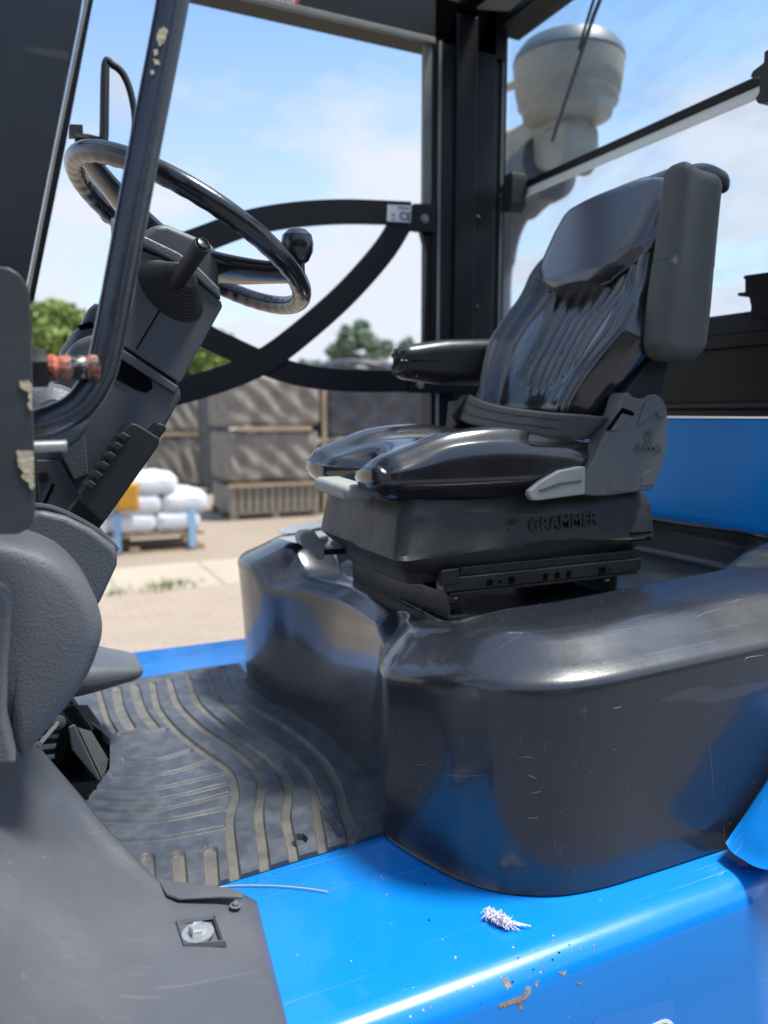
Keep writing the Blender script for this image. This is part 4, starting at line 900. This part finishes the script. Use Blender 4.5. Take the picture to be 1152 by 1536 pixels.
# ================================================================== scratches and crumbs, laid on the real surfaces
from mathutils.bvhtree import BVHTree
def bvh(o):
    M_ = Matrix.Translation(WLOC[o.name]); return BVHTree.FromPolygons([M_ @ v.co for v in o.data.vertices], [tuple(p.vertices) for p in o.data.polygons])
def hit(B, x, y):
    d = ray(x, y).normalized(); r_ = B.ray_cast(W((0, 0, CZ)), d); return (r_[0], r_[1] if r_[1].dot(d) < 0 else -r_[1]) if r_[0] is not None else (None, None)
BH = bvh(EC)
def scratch(pts, w=.0007, m_=None):
    P = []
    for v in spline([(x, y, 0) for x, y in pts], 6):
        p, n_ = hit(BH, v.x, v.y)
        if p is not None: P.append(p+n_*.0001)
    if len(P) < 2: return
    k = len(P); MB().tube(P, [w*(.25+.75*math.sin(math.pi*(i+.5)/k)) for i in range(k)], 5).build('scratch', m_ or M_SCR, EC, world=True)
for pts in ([(665, 1161), (690, 1164), (725, 1163)], [(776, 1138), (788, 1135), (800, 1137)], [(790, 1162), (806, 1168)], [(796, 1190), (812, 1187)], [(790, 1228), (808, 1226)], [(1063, 1112), (1067, 1150), (1071, 1196)], [(1085, 1238), (1087, 1258), (1088, 1278)], [(1116, 992), (1122, 986), (1146, 983)], [(1040, 928), (1062, 918), (1088, 912)],
            [(448, 926), (464, 938), (480, 952)], [(625, 1148), (640, 1146)], [(1096, 905), (1110, 899), (1120, 904)], [(905, 950), (960, 940)], [(920, 1063), (932, 1060)]):
    scratch(pts, .0005)
r5 = random.Random(21); cm = MB()
def crumb(B, x, y, s_):
    p, n_ = hit(B, x, y)
    if p is None: return
    u_ = n_.orthogonal().normalized(); v_ = n_.cross(u_); q = [p+(u_*math.cos(a)+v_*math.sin(a))*s_*r5.uniform(.5, 1.2) for a in (0, 1.5, 3.1, 4.7)]
    cm.add(q+[p+n_*s_*.6], [(0, 1, 4), (1, 2, 4), (2, 3, 4), (3, 0, 4)])
for i in range(420):
    if i < 200: x, y = r5.uniform(560, 1040), r5.uniform(850, 970)
    elif i < 270: x, y = r5.uniform(600, 760), r5.uniform(905, 950)
    elif i < 330: x, y = r5.uniform(410, 560), r5.uniform(840, 900)
    else: x, y = r5.uniform(580, 1150), r5.uniform(980, 1300)
    crumb(BH, x, y, r5.uniform(.0003, .0009))
o = cm.build('dust_crumbs', mat('crumb_tan', (.30, .28, .23), .9), EC, world=True, fix=False); o['kind'] = 'stuff'
gm_ = MB(); cm = gm_
for i in range(520):
    if i < 200: t = r5.random(); x, y = 375+t*205+r5.gauss(0, 5), 1322-t*72+abs(r5.gauss(4, 7))
    elif i < 330: t = r5.random(); x, y = 585+t*240, 1268+t*92-(t*(1-t))*-30+abs(r5.gauss(3, 6))
    else: x, y = r5.uniform(380, 1100), r5.uniform(1290, 1480)
    p = at(x, y, Z=.9205)
    if p.y < .985: continue
    p = W(p); s_ = r5.uniform(.0003, .0010); q = [p+Vector((math.cos(a), math.sin(a), 0))*s_*r5.uniform(.5, 1.3) for a in (0, 1.5, 3.1, 4.7)]
    gm_.add(q+[p+Vector((0, 0, s_*.6))], [(0, 1, 4), (1, 2, 4), (2, 3, 4), (3, 0, 4)])
o = gm_.build('deck_grit', mat('grit_dark', (.045, .04, .035), .9), FL, world=True, fix=False); o['kind'] = 'stuff'

# ================================================================== chips, decal
flk = lambda pts, m_, nm='paint_chip': None
EDGE = [((752, 1468), (762, 1466), (768, 1480), (760, 1484)), ((746, 1508), (770, 1498), (785, 1492), (790, 1478), (796, 1482), (794, 1494), (780, 1503), (750, 1512)), ((777, 1504), (783, 1504), (784, 1514), (778, 1515)), ((800, 1474), (808, 1470), (806, 1482)), ((836, 1458), (850, 1455), (846, 1464)), ((866, 1474), (876, 1470), (870, 1477))]
def on_deck(x, y):
    """meets the deck profile (flat, rounded shoulder, side)"""
    d = ray(x, y); best = None
    for (y0, z0), (y1, z1) in zip(prof[:-1], prof[1:]):
        # ray hits the plane strip along X
        den = d.y*(z1-z0)-d.z*(y1-y0)
        if abs(den) < 1e-9: continue
        t = (y0*(z1-z0)-(z0-CZ)*(y1-y0))/den; py = d.y*t; pz = CZ+d.z*t
        if min(y0, y1)-1e-4 <= py <= max(y0, y1)+1e-4 and min(z0, z1)-1e-4 <= pz <= max(z0, z1)+1e-4 and t > 0:
            if best is None or t < best[0]: nrm = Vector((0, -(z0-z1), 0)); best = (t, Vector((d.x*t, py, pz)), Vector((0, (z1-z0), -(y1-y0))).normalized())
    if best is None: return at(x, y, Z=.92), Vector((0, 0, 1))
    n_ = best[2]
    if n_.dot(d) > 0: n_ = -n_
    return best[1], n_
def deck_flake(name, pts, m_, parent, th=.0012):
    q = [on_deck(x, y) for x, y in pts]; a = [p+n_*.0004 for p, n_ in q]; b = [p+n_*th for p, n_ in q]; k = len(a)
    return MB().add(a+b, [tuple(range(k)), tuple(range(k, 2*k))]+[(i, (i+1) % k, (i+1) % k+k, i+k) for i in range(k)]).build(name, m_, parent)
for e in EDGE: deck_flake('paint_chip', ragged(e, 1.3), M_RUST, FL, .0006)
rr2 = random.Random(3)
for i in range(46):       # small nicks along the worn edge and on the deck
    if i < 26: x = rr2.uniform(600, 960); y = 1518-(x-620)*.365+rr2.gauss(0, 9)
    else: x = rr2.uniform(400, 900); y = rr2.uniform(1300, 1460) if x < 640 else rr2.uniform(1370, 1440)
    s_ = rr2.uniform(.6, 1.9); a = rr2.uniform(0, 3)
    pts = [(x+s_*rr2.uniform(.6, 1.3)*math.cos(a+t), y+s_*rr2.uniform(.6, 1.5)*math.sin(a+t)) for t in (0, 1.3, 2.6, 3.9, 5.1)]
    deck_flake('paint_nick', pts, M_RUST if rr2.random() < .4 else (M_PRIMER if rr2.random() < .5 else M_LOWC), FL, .0008)
dn = [on_deck(x, y)[0] for x, y in ((940, 1530), (1000, 1530))]
DC = empty('decal', W(dn[1]), FL)
def rr_poly(c, ux, uz, w, h, r, n_=6):
    out_ = []
    for sx, sz, a0 in ((1, 1, 0), (-1, 1, 90), (-1, -1, 180), (1, -1, 270)):
        for k in range(n_+1): a = R(a0+90*k/n_); out_.append(c+ux*(sx*(w-r)+r*math.cos(a))+uz*(sz*(h-r)+r*math.sin(a)))
    return out_
pc, pn = on_deck(1005, 1532); ux = Vector((1, 0, 0)); uz = pn.cross(ux).normalized()
if uz.z < 0: uz = -uz
cc = pc-ux*.115-uz*.035+pn*.0015
MB().prism(rr_poly(cc, ux, uz, .125, .045, .03), pn*.0008).build('decal_white', mat('decal_white_gloss', (.75, .75, .75), .3), DC)
MB().prism(rr_poly(cc, ux, uz, .119, .039, .026), pn*.0012).build('decal_line', M_INK, DC)
MB().prism(rr_poly(cc, ux, uz, .117, .037, .025), pn*.0016).build('decal_face', mat('decal_white_gloss', (.75, .75, .75), .3), DC)
deck_flake('clear_film', [(890, 1530), (1010, 1496), (1012, 1560), (892, 1590)], mat('film_blue', (.006, .19, .62), .25, coat=.8), DC, .0005)

# ================================================================== small things lying on the deck
fz = MB(); r3 = random.Random(11); fc = at(747, 1381, Z=.925)
for i in range(260):
    t = r3.random(); p = fc+Vector((.010*(t-.5)*1.6+r3.gauss(0, .0035), -.03*(t-.5)*1.4+r3.gauss(0, .004), abs(r3.gauss(0, .005))))
    d = Vector((r3.gauss(0, 1), r3.gauss(0, 1), r3.gauss(0, .5))).normalized()*.008
    fz.tube([p-d, p+Vector((r3.gauss(0, .003), r3.gauss(0, .003), .003)), p+d], .0007, 4)
for i in range(6): fz.tube([fc+Vector((.006+.002*i, -.012, .003)), fc+Vector((.002+.008*i, -.030-.004*(i % 3), .001))], .0010, 5)
o = fz.build('cotton_fluff', mat('fluff_white', (.72, .68, .76), .9)); tag(o, 'white tuft of cotton fluff on the blue deck before the engine cover', 'fluff')
st_ = spline([at(x, y, Z=.924) for x, y in [(325, 1331), (360, 1328), (420, 1329), (470, 1334), (492, 1338)]], 8)
o = MB().tube(st_, .0011, 6).build('straw', mat('straw_pale', (.50, .42, .28), .7), smooth=True); tag(o, 'thin pale stalk of straw on the blue deck beside the mat', 'straw')
# ================================================================== YARD BEHIND
def gz(x, y): return at(x, y, Z=ZG)
M_PALW = mat('pallet_wood', (.42, .31, .215), .8, var=(9, .7, (.28, .19, .11)), bump=(40, .3, 'noise'))
M_GREYW = mat('grey_wood', (.23, .20, .16), .85, var=(8, .8, (.36, .31, .25)), bump=(30, .4, 'noise'))
M_BAG = mat('white_sack', (.66, .68, .72), .5, var=(6, .7, (.48, .52, .60)), bump=(18, .4, 'noise'))
M_AMB = mat('amber_sack', (.52, .26, .02), .5, var=(20, .6, (.25, .12, .02)))
M_BLUES = mat('blue_strap', (.26, .46, .70), .5)
M_WRAP = mat('stone_grey_wrap', (.24, .215, .185), .6, var=(5, .9, (.13, .115, .10)), bump=[(14, .5, 'noise')])
M_TARP = mat('dark_tarp', (.055, .055, .068), .42, var=(5, .7, (.13, .13, .15)), bump=[(7, .6, 'noise')])
def pallet(name, c, lx, ly, m, parent, h=.16):
    """deck boards, blocks and runners as separate boards"""
    n = max(5, int(lx/.2)); grp = []
    for i in range(n):
        x = c[0]-lx/2+lx*(i+.5)/n; grp.append(MB().box((x, c[1], c[2]+h-.014), (lx/n*.82, ly, .026)).build('deck_board', m, parent))
    for k in (-1, 0, 1):
        MB().box((c[0], c[1]+k*(ly/2-.06), c[2]+h-.045), (lx, .10, .03)).build('stringer', m, parent)
        MB().box((c[0], c[1]+k*(ly/2-.06), c[2]+.012), (lx, .10, .022)).build('bottom_board', m, parent)
        for q in (-1, 0, 1): MB().box((c[0]+q*(lx/2-.08), c[1]+k*(ly/2-.06), c[2]+.055), (.14, .10, .075)).build('block', m, parent)
# pallet of white sacks
p0 = gz(235, 828); PT = empty('wooden_pallet', W((p0.x-.25, p0.y+.5, ZG)))
tag(PT, 'light wooden pallet on the yard under the white sacks', 'pallet')
pallet('p', (p0.x-.32, p0.y+.55, ZG), 2.1, 1.2, M_PALW, PT, .30)
k = 0
lay = [('bottom row of', 3, .32), ('second row of', 3, .60), ('top of', 2, .88)]
words = {(0, 0): 'leftmost white sack in the bottom row on the pallet', (0, 1): 'middle white sack in the bottom row on the pallet', (0, 2): 'rightmost white sack in the bottom row on the pallet',
         (1, 0): 'leftmost white sack in the second row on the pallet', (1, 1): 'middle white sack in the second row on the pallet', (1, 2): 'rightmost white sack in the second row on the pallet',
         (2, 0): 'left white sack on the very top of the pallet load', (2, 1): 'right white sack on the very top of the pallet load'}
for li, (_, n_, z_) in enumerate(lay):
    for i in range(n_):
        wx = .68; x = p0.x-.32+(i-(n_-1)/2)*wx + (.1 if li == 1 else 0)
        amber = False
        def sk(U, P, s=li*7+i):
            Q = P.copy(); Q[:, 2] += .03*np.cos(U[:, 0]*2)*np.cos(U[:, 1]*1.5)+.012*np.sin(U[:, 0]*7+s)*np.sin(U[:, 1]*5+s); Q[:, 0] += .02*np.sin(U[:, 1]*4+s); return Q
        o = softbox(16, (.71, 1.15, .33), .13, sk, lambda P: P+np.array([x, p0.y+.52, ZG+z_+.14])).build('sack', M_BAG, smooth=True, ang=180)
        tag(o, words[(li, i)], 'sack', 'sacks stacked on the pallet')
sx = at(190, 745, Y=p0.y-.12)
o = softbox(16, (.34, .12, .42), .05, None, lambda P: P+np.array(sx)).build('sack', M_AMB, smooth=True, ang=180); tag(o, 'small amber yellow sack leaning on the white sacks behind the brake lever', 'sack')
for n_, (xa, word) in enumerate(((175, 'left pale blue strap over the white sacks'), (287, 'right pale blue strap over the white sacks'))):
    q = at(xa, 800, Y=p0.y); o = MB().prism([(q.x-.05, p0.y-.07, ZG+.05), (q.x+.05, p0.y-.07, ZG+.05), (q.x+.06, p0.y-.07, ZG+.62), (q.x-.04, p0.y-.07, ZG+.62)], (0, .03, 0)).build('strap', M_BLUES)
    tag(o, word, 'strap', 'straps round the sack load')
# wrapped stacks in a row
def wrapdef(seed, amp=.07, fq=5.3):
    def f(U, P):
        Q = P.copy(); s = seed
        fold = amp*(.6+.4*np.sin(U[:, 0]*2.3+s*3))*np.abs(np.sin(U[:, 0]*fq+s+1.1*np.sin(U[:, 2]*1.7+s+U[:, 0]*2)))*(.65+.35*np.cos(U[:, 2]*2.0+s)) + .03*np.sin(U[:, 0]*11+U[:, 2]*4+s)*np.cos(U[:, 2]*3)
        Q[:, 1] -= fold*(U[:, 1] < 0); Q[:, 0] += amp*np.abs(np.sin(U[:, 1]*fq+s))*np.sign(U[:, 0])*(np.abs(U[:, 0]) > .9)
        Q[:, 2] += .03*np.sin(U[:, 0]*5+s); return Q
    return f
def stack(xl, xr, ybase, ytop, label, tiers, mw, seed, base=None, D=1.7, posts=True):
    a = gz(xl, ybase); b = at(xr, 700, Y=a.y); H = at((xl+xr)/2, ytop, Y=a.y).z-ZG; w = b.x-a.x; cx_ = (a.x+b.x)/2
    t = empty('crate_stack', W((cx_, a.y+D/2, ZG))); tag(t, label, 'crate stack', 'wrapped crate stacks across the yard')
    z = ZG
    if base:
        pallet('p', (cx_, a.y+D/2, ZG), w, D, M_GREYW, t, .16)
        nb_ = 12
        for i in range(nb_): MB().box((a.x+w*(i+.5)/nb_, a.y+.02, ZG+.16+base/2), (w/nb_*.7, .03, base)).build('slat', M_GREYW, t)
        MB().box((cx_, a.y-.01, ZG+.16+base+.03), (w*1.03, .06, .07)).build('top_board', M_PALW, t); MB().box((cx_, a.y+D/2, ZG+.16+base/2), (w*.96, D*.9, base)).build('load', M_WRAP, t)
        z = ZG+.16+base+.06
    hh = (ZG+H-z)/tiers
    for k in range(tiers):
        softbox(40, (w*.96, D, hh*.93), .12, wrapdef(seed+k*2.1), lambda P: P+np.array([cx_, a.y+D/2, z+hh*(k+.5)])).build('wrapped_load', mw, t, smooth=True, ang=180)
        if k < tiers-1: MB().box((cx_, a.y-.03, z+hh*(k+1)), (w*.8, .08, .09)).build('cross_board', M_PALW, t)
    if posts:
        for x in (a.x, b.x): MB().box((x, a.y-.05, (ZG+ZG+H)/2), (.09, .07, H)).build('corner_post', M_PALW, t)
    return t, a, b, H
stack(238, 318, 735, 568, 'leftmost grey wrapped crate stack, beyond the sack pallet', 2, M_WRAP, .3, None, 2.0, False)
stack(346, 480, 782, 560, 'tall grey wrapped crate stack on a slatted base left of the dark tarp', 2, M_WRAP, 1.7, .50, 1.7, False)
stack(486, 668, 770, 556, 'crate stack under dark grey tarp behind the seat cushion', 2, M_TARP, 2.9, None)
t_, a_, b_, H_ = stack(316, 345, 742, 575, 'narrow dark wrapped stack between the two grey stacks', 1, M_TARP, 4.1, None, 1.2, False)
# sheet over the tops
q0 = gz(490, 770); sh = softbox(30, (2.9, 2.2, .30), .10, wrapdef(5.0, .06, 6), lambda P: P+np.array([at(600, 545, Y=q0.y).x, q0.y+.9, at(600, 552, Y=q0.y).z-.02])).build('tarp_sheet', M_TARP, smooth=True, ang=180)
tag(sh, 'black plastic sheet draped over the dark crate stack', 'tarp')
# pallet lying on top of a low load just past the armrest
q1 = at(650, 660, Y=10.5); PT2 = empty('wooden_pallet', W((q1.x, q1.y+.5, ZG))); tag(PT2, 'reddish wooden pallet top seen just above the seat cushion', 'pallet')
pallet('p', (q1.x+.1, q1.y+.5, q1.z-.14), 1.2, 1.0, M_PALW, PT2, .18)
MB().box2((q1.x-.45, q1.y+.1, ZG), (q1.x+.65, q1.y+.9, q1.z-.135)).build('load', M_GREYW, PT2, bevel=.03)
q2 = gz(690, 720); o = MB().lathe([(.40, 0), (.42, .05), (.42, 1.0), (.44, 1.02), (.44, 1.08), (.42, 1.1), (.42, 1.75), (.36, 1.86), (.12, 1.9)], (at(688, 640, Y=15).x, 15, ZG), n=28).build('teal_drum', mat('teal_plastic', (.03, .22, .20), .5), smooth=True, ang=50)
tag(o, 'teal plastic drum far behind the seat, right of the timber post', 'drum')
# grass tufts at the paving joint
gm = MB(); r4 = random.Random(5)
for cx_, cy_, n_ in ((240, 882, 30), (252, 886, 30), (272, 878, 30), (172, 893, 30)):
    c = gz(cx_, cy_)
    for i in range(n_*2):
        p = Vector((c.x+r4.gauss(0, .14), c.y+r4.gauss(0, .05), ZG+.01)); h = r4.uniform(.04, .13); a = r4.uniform(0, 6.3); d = Vector((math.cos(a), math.sin(a), 0))
        gm.add([p-d*.006, p+d*.006, p+d*.03*r4.uniform(-1, 1)+Vector((r4.gauss(0, .03), r4.gauss(0, .03), h))], [(0, 1, 2)])
o = gm.build('grass_tufts', mat('grass_green', (.10, .16, .03), .7), fix=False); tag(o, 'small green grass tufts growing along the joint of the concrete strip', 'grass', kind='stuff')

# -------- trees
LEAF = [mat('leaf_light', (.22, .30, .07), .6, var=(3, .8, (.13, .19, .04))), mat('leaf_mid', (.13, .19, .06), .6, var=(3, .8, (.18, .24, .08))), mat('leaf_hazed', (.20, .27, .18), .7)]  # third leaf colour has the distance haze mixed in
def tree(name, x, y, h, w, lm, label, seed, n=9000, leaf=.10, group='trees beyond the crate stacks', lowc=.25):
    r = np.random.default_rng(seed); t = empty(name, W((x, y, ZG))); tag(t, label, 'tree', group)
    tk = MB(); lean = r.normal(0, .15, 2)
    path = [Vector((x+lean[0]*s_, y+lean[1]*s_, ZG-.1+h*.75*s_)) for s_ in np.linspace(0, 1, 6)]; tk.tube(path, [h*.028*(1-.75*s_) for s_ in np.linspace(0, 1, 6)], 10)
    ends = []
    for i in range(14):
        s_ = r.uniform(.3, .95); b = path[0].lerp(path[-1], s_); a = r.uniform(0, 6.28); L_ = w*.5*r.uniform(.5, .95)
        e = b+Vector((math.cos(a)*L_, math.sin(a)*L_, h*r.uniform(.08, .25))); tk.tube([b, b.lerp(e, .5)+Vector((0, 0, -.05*h*.3)), e], [h*.010, h*.006, h*.002], 6); ends.append(e)
    tk.build('trunk', mat('bark', (.09, .07, .05), .9, bump=(20, .5, 'noise')), t, smooth=True)
    # clumps
    nc = 46; C = []
    for i in range(nc):
        d = r.normal(0, 1, 3); d /= np.linalg.norm(d); q = r.uniform(.45, 1)**.6
        C.append((x+d[0]*w*.5*q, y+d[1]*w*.5*q, ZG+h*(lowc+(1-lowc)*.5)+d[2]*h*(1-lowc)*.48*q, r.uniform(.09, .17)*w))
    C = np.array(C); idx = r.integers(0, nc, n); d = r.normal(0, 1, (n, 3)); d /= np.linalg.norm(d, axis=1, keepdims=True)
    P = C[idx, :3]+d*C[idx, 3:4]*(r.random((n, 1))**.33)*np.array([1, 1, .8])
    a = r.normal(0, 1, (n, 3)); a /= np.linalg.norm(a, axis=1, keepdims=True); b = np.cross(a, r.normal(0, 1, (n, 3))); b /= np.linalg.norm(b, axis=1, keepdims=True)
    sz = leaf*r.uniform(.6, 1.3, (n, 1)); V = np.stack([P-a*sz, P+b*sz*.6, P+a*sz, P-b*sz*.6], 1).reshape(-1, 3)
    mb = MB(); mb.v = V.tolist(); mb.f = [(4*i, 4*i+1, 4*i+2, 4*i+3) for i in range(n)]
    mb.build('crown', lm, t, fix=False)
def tpx(xp, ytop, D, wpx, *a, **k):
    d = ray(xp, 620); t_ = D/math.hypot(d.x, d.y); h = (620-ytop)/1160*D*1.0+CZ-ZG
    tree('leafy_tree', d.x*t_, d.y*t_, h, wpx/1160*D, *a, **k)
tpx(85, 462, 30, 190, LEAF[0], 'bright green tree at the far left behind the steering column', 1, n=14000, leaf=.14)
tpx(305, 500, 30, 150, LEAF[0], 'bright green tree between steering column and the crossing guard bars', 2, n=12000, leaf=.14)
tpx(200, 488, 36, 170, LEAF[1], 'darker tree standing behind the steering column', 3, n=12000, leaf=.16)
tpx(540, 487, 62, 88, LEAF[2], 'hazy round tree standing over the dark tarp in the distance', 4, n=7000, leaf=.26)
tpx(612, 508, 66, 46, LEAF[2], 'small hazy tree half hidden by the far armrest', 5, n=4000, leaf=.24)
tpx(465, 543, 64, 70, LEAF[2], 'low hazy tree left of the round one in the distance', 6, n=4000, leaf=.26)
tpx(683, 592, 17, 34, LEAF[0], 'small green bush beside the teal drum', 7, n=2500, leaf=.07)

# -------- dark workshop wall added out of view for the truck's glossy panels to mirror
wm = mat('backdrop_cladding', (.06, .065, .07), .5, var=(2, .5, (.10, .10, .10)))
wh = empty('backdrop', W((1, -9, ZG))); tag(wh, 'added unseen dark grey clad workshop mirrored in the glossy engine cover', 'added wall')
cl = MB()
for i in range(90): cl.box2((-13+i*.3, -9, ZG), (-13+i*.3+.2, -8.93, ZG+5.2))
cl.build('cladding', wm, wh); MB().box2((-13, -15, ZG), (14, -9.0, ZG+5.1)).build('wall', wm, wh); MB().box2((-13.3, -15.3, ZG+5.2), (14.3, -8.7, ZG+5.4)).build('roof', wm, wh)
MB().box2((-2.6, -8.92, ZG), (1.6, -8.88, ZG+3.6)).build('backdrop_door', mat('door_beige', (.42, .34, .24), .6), wh)
